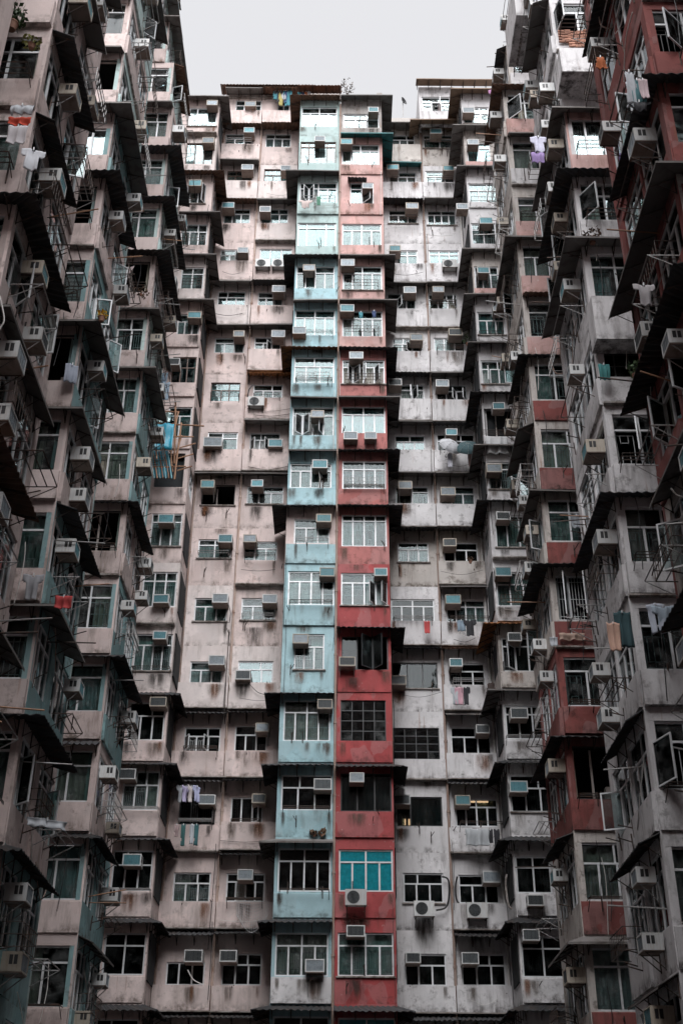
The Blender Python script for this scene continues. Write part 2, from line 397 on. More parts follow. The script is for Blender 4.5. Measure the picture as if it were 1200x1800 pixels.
def room_mesh(wd, ht, dp=1.5):
    b = MB(); e = .12
    b.quad((-e, dp, -e), (wd + e, dp, -e), (wd + e, dp, ht + e), (-e, dp, ht + e))
    b.quad((-e, 0, -e), (wd + e, 0, -e), (wd + e, dp, -e), (-e, dp, -e)); b.quad((-e, 0, ht + e), (-e, dp, ht + e), (wd + e, dp, ht + e), (wd + e, 0, ht + e))
    b.quad((-e, 0, -e), (-e, dp, -e), (-e, dp, ht + e), (-e, 0, ht + e)); b.quad((wd + e, 0, -e), (wd + e, 0, ht + e), (wd + e, dp, ht + e), (wd + e, dp, -e))
    return b
def window(block, M, wd, ht, lay='b', fr='w', gl='c', opens=(), cur=None, cfrac=None, bars=True, skip=(), room=True):
    """M: world matrix of the opening's lower left corner, y into the building"""
    wd = q(wd); ht = q(ht); t = .055 if fr == 'w' else .045
    fm = {'w': F_W, 'b': F_B, 'k': F_K}[fr]
    gm = {'c': GL, 't': GLT, 'k': GLD, 'a': GLA}[gl]
    Mw = M @ T(0, .08, 0)
    if lay == 'd':      # bare opening
        o = put('window', cached(('bare_frame', wd, ht), lambda: sash_mesh(wd, ht, .04)), F_K, block, Mw)
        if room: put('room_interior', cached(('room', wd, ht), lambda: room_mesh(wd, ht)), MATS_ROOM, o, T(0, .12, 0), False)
        b = MB().box(wd * .42, wd * .46, .3, .34, 0, ht).box(wd * .7, wd * .95, .5, .8, 0, ht * .35)
        put('household_clutter', b, GREYW, o, Matrix(), False)
        return o
    if lay == 'g':
        nx, nz = 4, 4
        o = put('window', cached(('steel_window', wd, ht), lambda: grid_mesh(wd, ht, nx, nz, .03)), F_K, block, Mw)
        pw, ph = wd / nx - .03, ht / nz - .03
        me = cached(('pane', round(pw, 3), round(ph, 3)), lambda: pane_mesh(pw, ph))
        for i in range(nx):
            for k in range(nz): put('pane', me, GLD if rng.random() < .8 else GL, o, T(i * wd / nx + .015, 0, k * ht / nz + .015), False)
    else:
        tops, bots, sh = LAY[lay]; zt = ht * (1 - sh)
        o = put('window', cached(('window_frame', wd, ht, lay, t), lambda: frame_mesh(wd, ht, lay, t)), fm, block, Mw)
        x = 0
        for f_ in tops:
            a, b_ = f_ * wd - t, ht * sh - t * 1.5
            if b_ > .05: put('pane', cached(('pane', round(a, 3), round(b_, 3)), lambda: pane_mesh(a, b_)), gm, o, T(x + t / 2, 0, zt + t / 2), False)
            x += f_ * wd
        x = 0; st = rng.choice((0, 0, 1, 2)); zh = (zt if tops else ht) - t * 1.5
        for i, f_ in enumerate(bots):
            a = f_ * wd - t
            if i not in skip:
                pm = cached(('pane', round(a, 3), round(zh, 3)), lambda: pane_mesh(a, zh))
                if i in opens:
                    ang = rng.uniform(.7, 1.45); left = rng.random() < .5
                    if left: Mo = T(x + t / 2, -.03, t) @ RZ(-ang)
                    else: Mo = T(x + t / 2 + a, -.03, t) @ RZ(ang) @ T(-a, 0, 0)
                    put('casement', cached(('casement', round(a, 3), round(zh, 3)), lambda: sash_mesh(a, zh)), fm, o, Mo, False)
                    put('pane', pm, gm, o, Mo, False)
                else: put('pane', pm, gm, o, T(x + t / 2, 0, t), False)
            if bars and a > .2:
                put('grille', cached(('grille', round(a, 3), round(zh, 3), st), lambda: bars_mesh(a, zh, st)), GRI if rng.random() < .75 else GRK, o, T(x + t / 2, .07, t), False)
            x += f_ * wd
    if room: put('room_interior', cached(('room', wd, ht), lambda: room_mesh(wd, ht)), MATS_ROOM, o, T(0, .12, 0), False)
    if cur is None: cur = rng.choice((0, 0, 1, 2, 3, 3, -1))
    if cur >= 0:
        cf = cfrac if cfrac is not None else rng.choice((1., 1., .7, .45))
        cw = q(wd * cf) - .04; ch = q(ht) - .06
        seed = rng.randrange(3)
        cm = cached(('curtain', round(cw, 3), round(ch, 3), seed), lambda: curtain_mesh(cw, ch, seed))
        put('curtain', cm, CUR[cur], o, T(.02 if rng.random() < .5 else wd - cw - .02, .2, .03), False)
    return o

def canopy(block, pts, z, over=.6, drop=.25, kind='g', brackets=True, step=.55):
    """metal awning along a wall path (list of world x,y going left to right seen from outside), hung at height z"""
    mat = {'g': SH_G, 'k': SH_K, 'r': SH_R, 't': SH_T, 'o': SH_O, 'u': SH_U, 's': CONC}[kind]
    P = [Vector((a, b, 0)) for a, b in pts]; n = len(P)
    nor = []
    for a, b in zip(P, P[1:]):
        d = (b - a).normalized(); nor.append(Vector((d.y, -d.x, 0)))
    off = []
    for i in range(n):
        if i == 0: o_ = nor[0]
        elif i == n - 1: o_ = nor[-1]
        else: o_ = (nor[i - 1] + nor[i]); o_ = o_ / max(.3, 1 + nor[i - 1].dot(nor[i]))
        off.append(o_)
    corr = kind in 'kru'
    inner, outer = [], []
    tilt = rng.uniform(-.04, .04); amp = .02 if corr else 0.
    c = 0
    for i in range(n - 1):
        L = (P[i + 1] - P[i]).length; m_ = max(2, int(L / .045)) if corr else max(1, int(L / .9))
        for k in range(m_ + (1 if i == n - 2 else 0)):
            f_ = k / m_; p = P[i].lerp(P[i + 1], f_); o_ = off[i].lerp(off[i + 1], f_)
            dz = amp * math.sin(c * math.pi / 2) if corr else 0; sag = tilt * f_ + rng.uniform(-.012, .012)
            inner.append((p.x, p.y, z + dz)); outer.append((p.x + o_.x * over, p.y + o_.y * over, z - drop + dz + sag)); c += 1
    b = MB().sheet([inner, outer], .014)
    base = P[0]
    Mc = T(base.x, base.y, z)
    b.v = [(x - base.x, y - base.y, zz - z) for x, y, zz in b.v]
    if kind in 'got':   # folded front lip
        rows = [[(x - base.x, y - base.y, zz - z - .002) for x, y, zz in outer], [(x - base.x, y - base.y, zz - z - .05) for x, y, zz in outer]]
        b.sheet(rows, .01)
    o = put('canopy', b, mat, block, Mc)
    if brackets:
        bm = cached(('bracket', round(over, 2), round(drop, 2)), lambda: MB().bar((0, 0, -.03), (0, -over * .94, -drop - .015), .018, 4).bar((0, -.01, -drop - .2), (0, -over * .7, -drop * .75 - .03), .013, 4).bar((0, -.012, -.02), (0, -.012, -drop - .22), .016, 4))
        for i in range(n - 1):
            d = P[i + 1] - P[i]; L = d.length; m_ = max(1, int(L / step))
            for k in range(m_ + 1):
                p = P[i].lerp(P[i + 1], (k + .12) / (m_ + .24))
                put('bracket', bm, IRON, o, T(p.x - base.x, p.y - base.y, 0) @ RZ(math.atan2(d.y, d.x)), False)
    return o
def ledge(block, M, W, z, dp=.12):
    put('ledge', cached(('ledge', round(W, 2), round(dp, 2)), lambda: MB().box(0, W, -dp, -.002, -.05, .0)), CONC, block, M @ T(0, 0, z))
def rack(block, M, W, dp=.4, bars=3, up=.25, mat=None):
    """pipe drying rack outside a window"""
    W = q(W)
    def mk():
        b = MB(); r = .014
        for x in (0, W): b.tube([(x, 0, 0), (x, -dp, 0)], r).tube([(x, 0, -up), (x, -dp, 0)], r * .8)
        for k in range(bars): y = -dp * (k + 1) / bars; b.bar((0, y, .012), (W, y, .012), r)
        return b
    return put('drying_rack', cached(('rack', W, dp, bars, up), mk), mat or IRON, block, M)
def cage(block, M, W, H=.35, dp=.35):
    W = q(W)
    def mk():
        b = MB(); r = .011
        for z in (0, H * .5, H): b.tube([(0, 0, z), (0, -dp, z), (W, -dp, z), (W, 0, z)], r)
        for k in range(int(W / .16) + 1): x = W * k / int(W / .16); b.bar((x, -dp, 0), (x, -dp, H), r * .8)
        return b
    return put('window_cage', cached(('cage', W, H, dp), mk), IRON if rng.random() < .6 else STEEL, block, M)

# ------------------------------------------------------------------ air conditioners
def _casing(wd, ht, dp):
    b = MB(); t = .035
    b.box(0, wd, .03, dp, 0, ht)
    b.box(0, wd, -.0, .03, 0, t).box(0, wd, 0, .03, ht - t, ht).box(0, t, 0, .03, t, ht - t).box(wd - t, wd, 0, .03, t, ht - t)
    return b
def _fins(wd, ht):
    b = MB(); t = .04
    for k in range(9): z = t + (ht - 2 * t) * k / 9; b.box(t, wd - t, .012, .028, z, z + (ht - 2 * t) / 9 * .68)
    for k in (1, 2, 3): x = wd * k / 4; b.box(x - .006, x + .006, .006, .013, t, ht - t)
    return b
def _vents(wd, ht, dp):
    return MB().box(-.004, 0, 0, .075, ht * .36, ht * .84)
def _struts(wd, ht, dp):
    b = MB(); r = .014
    for x in (0,): b.bar((x, .04, -.03), (x, dp, -.03), r, 4).bar((x, .06, -.03), (x, dp, -.38), r, 4).bar((x, dp - .01, -.4), (x, dp - .01, 0), r, 4)
    return b
def aircon(M, label, tone='g', size=(.62, .40, .52), strut=False):
    """M: outer lower left corner of the unit, y into the wall"""
    wd, ht, dp = size
    t = thing('air_conditioner', label, 'air conditioner', M, 'air conditioners on the facades')
    I = Matrix()
    put('casing', cached(('casing',) + size, lambda: _casing(*size)), AC_W if rng.random() < .68 else AC_Y, t, I, False)
    put('fins', cached(('fins',) + size, lambda: _fins(wd, ht)), {'t': AC_T, 'g': AC_G, 'k': AC_D}[tone], t, I, False)
    put('base_pan', cached(('base_pan',) + size, lambda: MB().box(.01, wd - .01, .01, dp - .02, -.022, -.001)), AC_P, t, I, False)
    for xs in (0, wd + .004):
        for ys in (.09, .19): put('side_vent', cached(('side_vent',) + size, lambda: _vents(*size)), BLK, t, T(xs, ys, 0), False)
    if strut:
        sm_ = STEEL if rng.random() < .5 else IRON
        for xs in (.05, wd - .05): put('bracket', cached(('ac_bracket',) + size, lambda: _struts(*size)), sm_, t, T(xs, 0, 0), False)
    return t
def _ring(b, cx, cz, y0, y1, r0, r1, n=18):
    i = len(b.v)
    for k in range(n):
        a = 2 * math.pi * k / n
        for r_, y in ((r0, y0), (r1, y0), (r1, y1), (r0, y1)): b.v.append((cx + r_ * math.cos(a), y, cz + r_ * math.sin(a)))
    for k in range(n):
        j = (k + 1) % n
        for e in range(4): b.f.append((i + 4 * k + e, i + 4 * j + e, i + 4 * j + (e + 1) % 4, i + 4 * k + (e + 1) % 4))
def condenser(M, label, size=(.75, .55, .3)):
    wd, ht, dp = size
    t = thing('outdoor_condenser', label, 'air conditioner', M, 'outdoor condenser units')
    put('casing', cached(('cond',) + size, lambda: MB().box(0, wd, 0, dp, 0, ht)), AC_W, t, Matrix(), False)
    def fan():
        b = MB()
        for k in range(1, 5): _ring(b, wd * .38, ht * .5, -.02, -.008, ht * .09 * k, ht * .09 * k + .012)
        for k in range(4):
            a = k * math.pi / 4; b.bar((wd * .38 - ht * .4 * math.cos(a), -.014, ht * .5 - ht * .4 * math.sin(a)), (wd * .38 + ht * .4 * math.cos(a), -.014, ht * .5 + ht * .4 * math.sin(a)), .006, 4)
        return b
    def disc():
        b = MB(); n = 20; b.v = [(wd * .38 + ht * .41 * math.cos(2 * math.pi * k / n), -.004, ht * .5 + ht * .41 * math.sin(2 * math.pi * k / n)) for k in range(n)]
        b.v += [(x, -.0005, z) for x, y, z in b.v]; b.f = [tuple(range(n))[::-1]] + [(k, (k + 1) % n, (k + 1) % n + n, k + n) for k in range(n)]; return b
    put('fan_recess', cached(('fan_recess',) + size, disc), BLK, t, Matrix(), False)
    put('fan_guard', cached(('fan',) + size, fan), AC_D, t, Matrix(), False)
    def sup():
        b = MB()
        for x in (.06, wd - .06): b.box(x - .02, x + .02, -.05, dp + .1, -.04, -.002).bar((x, -.02, -.04), (x, dp + .1, -.34), .014, 4)
        b.box(0, wd, -.05, -.02, -.035, -.004); return b
    put('bracket', cached(('cond_sup',) + size, sup), IRON, t, Matrix(), False)
    return t
ORD = ['', 'first', 'second', 'third', 'fourth', 'fifth', 'sixth', 'seventh', 'eighth', 'ninth', 'tenth', 'eleventh', 'twelfth', 'thirteenth', 'fourteenth', 'fifteenth', 'sixteenth', 'seventeenth', 'eighteenth']
COLN = {'A': 'left pink corner bay', 'B': 'left pink column', 'C': 'pink column beside blue', 'D': 'blue strip', 'E': 'red strip',
        'F': 'white column beside red', 'G': 'right white column', 'H': 'right white corner bay'}

# ------------------------------------------------------------------ layout of the end wall
FH = 2.84
ZB = lambda n: 8.0 + FH * n                 # underside of storey n (n = 15 is the blue strip's top flat)
COLS = {  # x0, x1, distance of the wall face
    'A': (-9.05, -6.65, 43.2), 'B': (-6.64, -4.53, 45.2), 'C': (-4.53, -2.33, 45.2), 'D': (-2.33, -.22, 43.2), 'E': (-.17, 2.0, 43.2),
    'F': (2.0, 4.18, 45.2), 'G': (4.18, 6.20, 45.2), 'H': (6.21, 8.45, 42.7)}

ground = put('ground', MB().box(-400, 400, -400, 400, -.5, 0), ASPH); ground['kind'] = 'structure'

pink = thing('apartment_block', 'pink plastered end block with corner bay, left of the blue strip', 'building', T(-5, 45.2, 0))
blue = thing('apartment_block', 'narrow pale blue strip of stacked flats in the middle of the end wall', 'building', T(-1.3, 43.2, 0))
red = thing('apartment_block', 'narrow oxide red strip of stacked flats beside the blue strip', 'building', T(.9, 43.2, 0))
white = thing('apartment_block', 'stained lavender white end block with a corner bay, right of the red strip', 'building', T(5, 45.2, 0))
BLK_OF = {'A': pink, 'B': pink, 'C': pink, 'D': blue, 'E': red, 'F': white, 'G': white, 'H': white}

# windows: (px left, px right, py top, py bottom) in a 1200 x 1800 measure of the elevation, layout, frame, glass, options
WIN = {
 'D': {15: (528, 592, 188, 222, 'a'), 14: (527, 590, 250, 287, 'f', 'b', 'c', dict(cur=0, cfrac=.5)), 13: (526, 592, 320, 356, 'a', 'w', 'a', dict(opens=(0, 1), cur=0)), 12: (522, 590, 392, 432, 'f', 'w', 'a', dict(bars=False, cur=1, cfrac=.7)),
       11: (518, 588, 468, 507, 'a'), 10: (517, 588, 545, 589, 'a', 'w', 'a', dict(cur=1)), 9: (516, 587, 628, 673, 'h', 'w', 'a', dict(bars=False, cur=1, cfrac=.45)), 8: (513, 587, 715, 765, 'a', 'w', 'c', dict(opens=(0, 1, 2), cur=0)),
       7: (509, 582, 815, 857, 'a', 'w', 'c', dict(cur=3)), 6: (516, 580, 912, 955, 'b', 'w', 'c', dict(cur=0, cfrac=.45)), 5: (505, 587, 1005, 1063, 'a', 'w', 'c', dict(cur=0, cfrac=.7)), 4: (516, 570, 1115, 1177, 'c', 'w', 'c', dict(cur=3)),
       3: (497, 580, 1232, 1302, 'a', 'w', 'c', dict(cur=2)), 2: (493, 583, 1362, 1424, 'c', 'w', 'k', dict(cur=2, cfrac=.3)), 1: (487, 582, 1490, 1567, 'a', 'w', 'k', dict(cur=-1, bars=False)), 0: (482, 578, 1640, 1716, 'a', 'w', 'c', dict(cur=2))},
 'E': {15: (603, 665, 200, 225, 'b', 'w', 'c', dict(cur=-1)), 14: (600, 667, 254, 290, 'a'), 13: (615, 656, 321, 358, 'n', 'w', 'a', dict(opens=(1,), cur=1)), 12: (601, 670, 393, 431, 'a', 'w', 'c', dict(cur=3)),
       11: (602, 671, 468, 510, 'a', 'w', 'c', dict(cur=0)), 10: (601, 672, 547, 591, 'a', 'w', 'c', dict(cur=2)), 9: (601, 676, 632, 675, 'a', 'w', 'c', dict(opens=(0, 1, 2, 3), cur=2)), 8: (600, 676, 715, 762, 'a', 'w', 'a', dict(cur=1, cfrac=1., bars=False)),
       7: (601, 678, 810, 859, 'a', 'w', 'c', dict(cur=5, cfrac=1.)), 6: (600, 680, 905, 960, 'p', 'w', 'c', dict(cur=3)), 5: (599, 680, 1008, 1064, 'a', 'w', 'c', dict(opens=(2, 3), cur=1, cfrac=.5)), 4: (600, 682, 1119, 1177, 'o', 'k', 'k', dict(opens=(1, 2), cur=-1, bars=False)),
       3: (598, 678, 1232, 1302, 'g', 'k', 'k', dict(cur=-1)), 2: (598, 688, 1359, 1426, 'o', 'k', 'k', dict(cur=1, cfrac=1., bars=False)), 1: (595, 690, 1493, 1567, 'a', 'w', 't', dict(cur=1, cfrac=1., bars=False)), 0: (593, 693, 1640, 1716, 'a', 'w', 'c', dict(cur=3))},
 'C': {16: (487, 510, 178, 200, 'm'), 15: (466, 512, 235, 258, 'c'), 14: (463, 510, 297, 325, 'b', 'b', 'c', dict(bars=False, cur=1)), 13: (459, 508, 366, 393, 'b', 'w', 'c', dict(bars=False)), 12: (455, 514, 437, 473, 'o', 'w', 'a', dict(bars=False, cur=0)),
       11: (452, 498, 513, 541, 'b'), 10: (446, 495, 592, 620, 'b', 'w', 'c', dict(opens=(1,))), 9: (444, 497, 675, 705, 'b'), 8: (438, 493, 760, 795, 'c', 'w', 'c', dict(opens=(0, 1))), 7: (433, 499, 854, 886, 'c'),
       6: (428, 488, 952, 985, 'c', 'w', 'c', dict(cur=3)), 5: (423, 485, 1052, 1090, 'b', 'w', 'c', dict(cur=5)), 4: (417, 481, 1162, 1203, 'b', 'w', 'a', dict(cur=1)), 3: (411, 471, 1275, 1321, 'b', 'w', 'k'), 2: (404, 464, 1402, 1448, 'o', 'w', 'k', dict(opens=(2,))),
       1: (396, 467, 1535, 1585, 'a', 'w', 'k', dict(skip=(1,))), 0: (388, 462, 1676, 1732, 'b', 'w', 'k', dict(cur=-1))},
 'B': {16: (413, 480, 176, 201, 'b', 'w', 'c', dict(cur=1)), 15: (395, 447, 235, 259, 'b'), 14: (398, 444, 300, 324, 'c', 'b', 'c', dict(bars=False)), 13: (392, 441, 367, 392, 'c'), 12: (386, 438, 439, 464, 'b', 'w', 'c', dict(opens=(1,))),
       11: (381, 433, 512, 541, 'c', 'w', 'a', dict(cur=1)), 10: (376, 430, 593, 620, 'b'), 9: (369, 424, 673, 705, 'e', 'b', 'a', dict(bars=False, cur=1, cfrac=1.)), 8: (363, 418, 760, 794, 'n', 'w', 'c', dict(cur=0, bars=False)), 7: (353, 414, 852, 888, 'd'),
       6: (347, 408, 948, 981, 'n', 'w', 'c', dict(cur=0, bars=False)), 5: (340, 400, 1051, 1092, 'b', 'w', 'c', dict(cur=3)), 4: (332, 393, 1162, 1204, 'b', 'w', 'c', dict(cur=0, bars=False)), 3: (322, 388, 1278, 1322, 'b', 'w', 'k', dict(opens=(0, 1), cur=-1)),
       2: (313, 379, 1402, 1449, 'o', 'k', 'k', dict(opens=(1, 2), cur=-1)), 1: (302, 371, 1534, 1586, 'b', 'w', 'c', dict(cur=2)), 0: (290, 362, 1690, 1732, 'o', 'w', 'k', dict(cur=-1))},
 'F': {15: (689, 729, 237, 260, 'b', 'w', 'c', dict(cur=-1)), 14: (684, 730, 302, 326, 'c'), 13: (683, 733, 369, 393, 'b', 'w', 'c', dict(bars=False)), 12: (698, 734, 440, 468, 'n'), 11: (680, 730, 515, 543, 'b', 'w', 'c', dict(opens=(1,))),
       10: (690, 741, 594, 622, 'c', 'w', 'c', dict(opens=(1,))), 9: (703, 745, 676, 707, 'n', 'w', 'c', dict(opens=(0, 1))), 8: (694, 746, 765, 796, 'h', 'w', 'a', dict(bars=False, cur=1, cfrac=1.)), 7: (695, 752, 855, 889, 'n'), 6: (699, 753, 954, 988, 'b'),
       5: (687, 762, 1053, 1094, 'a', 'w', 'k', dict(cur=5, cfrac=.3)), 4: (690, 768, 1164, 1210, 'o', 'k', 'k', dict(cur=3)), 3: (691, 771, 1280, 1334, 'g', 'k', 'k', dict(cur=-1)), 2: (698, 776, 1402, 1452, 'j', 'k', 'k', dict(cur=1, cfrac=1., bars=False)),
       1: (709, 779, 1535, 1587, 'c', 'w', 'k', dict(cur=1, bars=False)), 0: (712, 784, 1677, 1733, 'c', 'w', 'k', dict(cur=3))},
 'G': {15: (744, 800, 237, 261, 'n', 'w', 'a'), 14: (748, 797, 301, 326, 'b', 'w', 'c', dict(cur=5)), 13: (751, 800, 370, 396, 'a', 'w', 'c', dict(cur=0)), 12: (754, 805, 440, 468, 's', 'w', 'a', dict(bars=False, cur=1)), 11: (752, 802, 516, 543, 'b', 'w', 'c', dict(opens=(2,))),
       10: (763, 815, 594, 622, 'o', 'w', 'c', dict(bars=False, cur=0, cfrac=.7)), 9: (767, 819, 676, 707, 'c', 'w', 'c', dict(opens=(1, 2))), 8: (768, 835, 762, 797, 'b', 'w', 'k', dict(cur=-1)), 7: (774, 832, 855, 891, 'c'), 6: (780, 838, 953, 990, 'c', 'w', 'k'),
       5: (785, 860, 1054, 1095, 'a', 'w', 'c', dict(cur=3)), 4: (789, 852, 1166, 1205, 'c', 'w', 'k', dict(skip=(0,))), 3: (793, 860, 1279, 1326, 'b', 'w', 'k', dict(cur=-1, bars=False)), 2: (801, 883, 1404, 1453, 'a', 'w', 'k', dict(cur=3)),
       1: (807, 875, 1537, 1588, 'b', 'w', 'k', dict(cur=3)), 0: (812, 886, 1677, 1733, 'b', 'w', 'k', dict(cur=-1))},
 'A': {15: (330, 383, 190, 222, 'j', 'w', 'c', dict(cur=0, cfrac=1.)), 14: (325, 376, 252, 288, 'o', 'b', 'c', dict(bars=False)), 13: (320, 363, 326, 358, 'o', 'w', 'c', dict(opens=(0, 2))), 12: (316, 368, 393, 431, 'b', 'w', 'c', dict(cur=0)),
       11: (316, 362, 470, 508, 'n', 'w', 'c', dict(cur=0)), 10: (310, 356, 552, 588, 'b', 'w', 'c'), 9: (300, 348, 627, 673, 'e', 'b', 'a', dict(bars=False)), 8: (292, 338, 715, 770, 'm', 'w', 'a', dict(cur=3)), 7: (270, 327, 797, 856, 'd'),
       6: (262, 327, 903, 960, 's', 'w', 'c', dict(cur=0)), 5: (247, 315, 1005, 1066, 's', 'w', 'c', dict(cur=3)), 4: (232, 306, 1115, 1179, 'a', 'w', 'c', dict(cur=3)), 3: (222, 298, 1235, 1301, 'b', 'w', 'k', dict(cur=3)), 2: (212, 286, 1355, 1424, 'b', 'w', 'c', dict(cur=2)),
       1: (193, 272, 1495, 1566, 'c', 'w', 'k', dict(cur=2)), 0: (178, 258, 1640, 1714, 'n', 'w', 'k', dict(cur=-1))},
 'H': {15: (814, 858, 188, 226, 'b'), 14: (822, 860, 250, 288, 'n', 'w', 'a'), 13: (822, 872, 323, 361, 'b', 'w', 'c', dict(cur=0)), 12: (826, 870, 392, 433, 'n', 'w', 'c', dict(cur=0)), 11: (834, 874, 468, 507, 'b'),
       10: (836, 885, 548, 592, 'b', 'w', 'a', dict(bars=False, cur=0, cfrac=1.)), 9: (842, 890, 633, 675, 'b', 'w', 'c', dict(opens=(0,), cur=3)), 8: (840, 900, 718, 768, 'd'), 7: (857, 917, 812, 860, 's', 'w', 'c', dict(cur=1)), 6: (872, 930, 905, 962, 'o', 'w', 'c', dict(cur=3, cfrac=1.)),
       5: (872, 940, 1005, 1065, 'b', 'w', 'c', dict(cur=3)), 4: (884, 948, 1120, 1180, 's', 'w', 'k', dict(opens=(0,), cur=2)), 3: (883, 957, 1240, 1299, 's', 'w', 'k', dict(cur=-1)), 2: (895, 972, 1362, 1427, 'b', 'w', 'k', dict(cur=-1)),
       1: (907, 966, 1505, 1570, 'n', 'w', 'k', dict(cur=2, cfrac=.4)), 0: (915, 990, 1645, 1718, 'n', 'w', 'k', dict(cur=-1))}}
CAN = {  # canopy over the window, from the top storey (n = 15) down to n = 0 (B, C, F, G start one storey higher)
 'D': 'r-g-kgugg k--kkgk', 'E': 'gtx-ggkgkk-k-k--', 'A': 'gsrggg-----skkkk', 'H': 'ogg-gggkgksugkkk',
 'B': 'grgr-gg--g---kksk', 'C': 'rr-gskgugg-s-kkkk', 'F': 'ggtk-gskggk-k-s--', 'G': 'oo-g-gsgkgkgrgksk'}
CAN['D'] = CAN['D'].replace(' ', '')
def wallmat(c, n):
    if c == 'D': return PALEB if n >= 12 else (PINK if n == 6 else BLUE)
    if c == 'E': return GREYP if n == 15 else (SALM if n >= 10 else (BRICK if n >= 6 else RED))
    if c in 'AB': return PINKL if n in (4, 5, 11, 14) else PINK
    if c == 'C': return PINKL if n in (4, 13, 14) else PINK
    if c in 'FG': return LAV if n not in (15, 6) else GREYW
    return LAV if n not in (14, 11, 4) else GREYW
for c, (x0, x1, D) in COLS.items():
    blk = BLK_OF[c]; W = x1 - x0
    top = 16 if c in 'BC' else 15
    for n in range(-1, top + 1):
        M = T(x0, D, ZB(n)); spec = WIN[c].get(n)
        cans = CAN[c]; ci = ((16 if c in 'BCFG' else 15) - n)
        if spec is None: spec = WIN[c][1 if n < 0 else 15]; spec = None if n > 15 else spec; fake = True
        else: fake = False
        if fake and n < 0:
            a = at(spec[0], spec[3], D); b_ = at(spec[1], spec[2], D)
            dz = 2 * FH; hole = (a.x - x0, b_.x - x0, a.z - dz - ZB(n), b_.z - dz - ZB(n))
        elif spec:
            a = at(spec[0], spec[3], D); b_ = at(spec[1], spec[2], D); hole = (a.x - x0, b_.x - x0, a.z - ZB(n), b_.z - ZB(n))
        else: continue
        hx0 = min(max(hole[0], .07), W - .6); hx1 = max(min(hole[1], W - .07), hx0 + .5)
        hz0 = max(.45, min(hole[2], 1.6)); hz1 = max(min(hole[3], FH - .12), hz0 + .5)
        hole = (hx0, hx0 + q(hx1 - hx0), hz0, hz0 + q(hz1 - hz0))
        if hole[3] > FH - .04: hole = (hole[0], hole[1], hole[2] - .06, hole[3] - .06)
        below = cans[ci + 1] if 0 <= ci + 1 < len(cans) else 'k'
        here = cans[ci] if 0 <= ci < len(cans) else '-'
        p = 0.
        if c in 'BCFG': p = rng.uniform(.26, .40) if below not in '-s' else (.12 if below == 's' else 0)
        else: p = rng.choice((.0, .06, .09))
        pm = None
        if c == 'D' and n == 6: pm = BLUE; p = .07
        if c == 'D' and n == 0: p = .12; pm = LAV
        if c == 'H' and n in (11, 14): pm = SALM; p = .08
        wall_cell(blk, M, W, FH, hole, wallmat(c, n), p, panel_mat=pm)
        CELL[c, n] = (p, hole, M)
        lay, fr, gl, kw = (list(spec[4:]) + ['b', 'w', 'c', {}][len(spec) - 4:]) if len(spec) > 4 else ['b', 'w', 'c', {}]
        window(blk, M @ T(hole[0], 0, hole[2]), hole[1] - hole[0], hole[3] - hole[2], lay, fr, gl, **kw)
        if p < .05 and rng.random() < .6: ledge(blk, M @ T(hole[0] - .06, 0, 0), hole[1] - hole[0] + .12, hole[2], .07)
        # canopy
        if n < 0: here = 'k'
        zt = FH - .07
        if here == 's': ledge(blk, M, W, zt + .05, .3)
        elif here == 'x': canopy(blk, [(x0 + .38, D), (x0 + 1.35, D)], ZB(n) + 2.35, .45, .15, 'k')
        elif here != '-':
            ov = rng.uniform(.5, .62); dr = rng.uniform(.2, .3)
            if c == 'D': path = [(x0, D + 1.9), (x0, D), (x1, D)]
            elif c == 'E': path = [(x0, D), (x1, D), (x1, D + 1.9)]
            elif c == 'A': path = [(x0, D), (x1, D), (x1, D + 1.9)]
            elif c == 'H': path = [(x0, D + 2.4), (x0, D), (x1, D)]
            else:
                path = [(x0 + .02, D), (x1 - .02, D)]; ov = rng.uniform(.62, .8)
            if c == 'D' and here == 'g' and rng.random() < .4: path = path[1:]
            canopy(blk, path, ZB(n) + zt, ov, dr, here)
    # plain wall down to the ground
    if c in 'DEAH': lo = MB().box(0, W, 0, 2.2, 0, ZB(-1))
    else: lo = MB().box(0, W, 0, .2, 0, ZB(-1))
    put('wall', lo, wallmat(c, 0), blk, T(x0, D, 0))
# side walls of the projecting columns
for c, sx, mt in (('A', 1, PINK), ('D', -1, BLUE), ('E', 1, RED), ('H', -1, LAV)):
    x0, x1, D = COLS[c]
    for n in range(-1, 16):
        z = ZB(n); dd = 45.2 - D - .22
        if c == 'A':
            M = T(x1 + .002, D + .21, z) @ RZ(rad(90)); hole = (.25, 1.55, .95, 2.35)
            wall_cell(pink, M, dd, FH, hole, wallmat('A', n)); window(pink, M @ T(.25, 0, .95), 1.3, 1.4, 'b', 'b' if n in (9,) else 'w')
        elif c == 'H':
            M = T(x0 - .002, 45.2 - .01, z) @ RZ(rad(-90)); hole = (.3, 1.9, .95, 2.35)
            wall_cell(white, M, dd, FH, hole, wallmat('H', n)); window(white, M @ T(.3, 0, .95), 1.6, 1.4, 'b')
        elif c == 'D': put('wall', MB().box(0, .15, 0, dd, 0, FH), wallmat('D', n), blue, T(x0 + .002, D + .21, z))
        else: put('wall', MB().box(-.15, 0, 0, dd, 0, FH), wallmat('E', n), red, T(x1 - .002, D + .21, z))
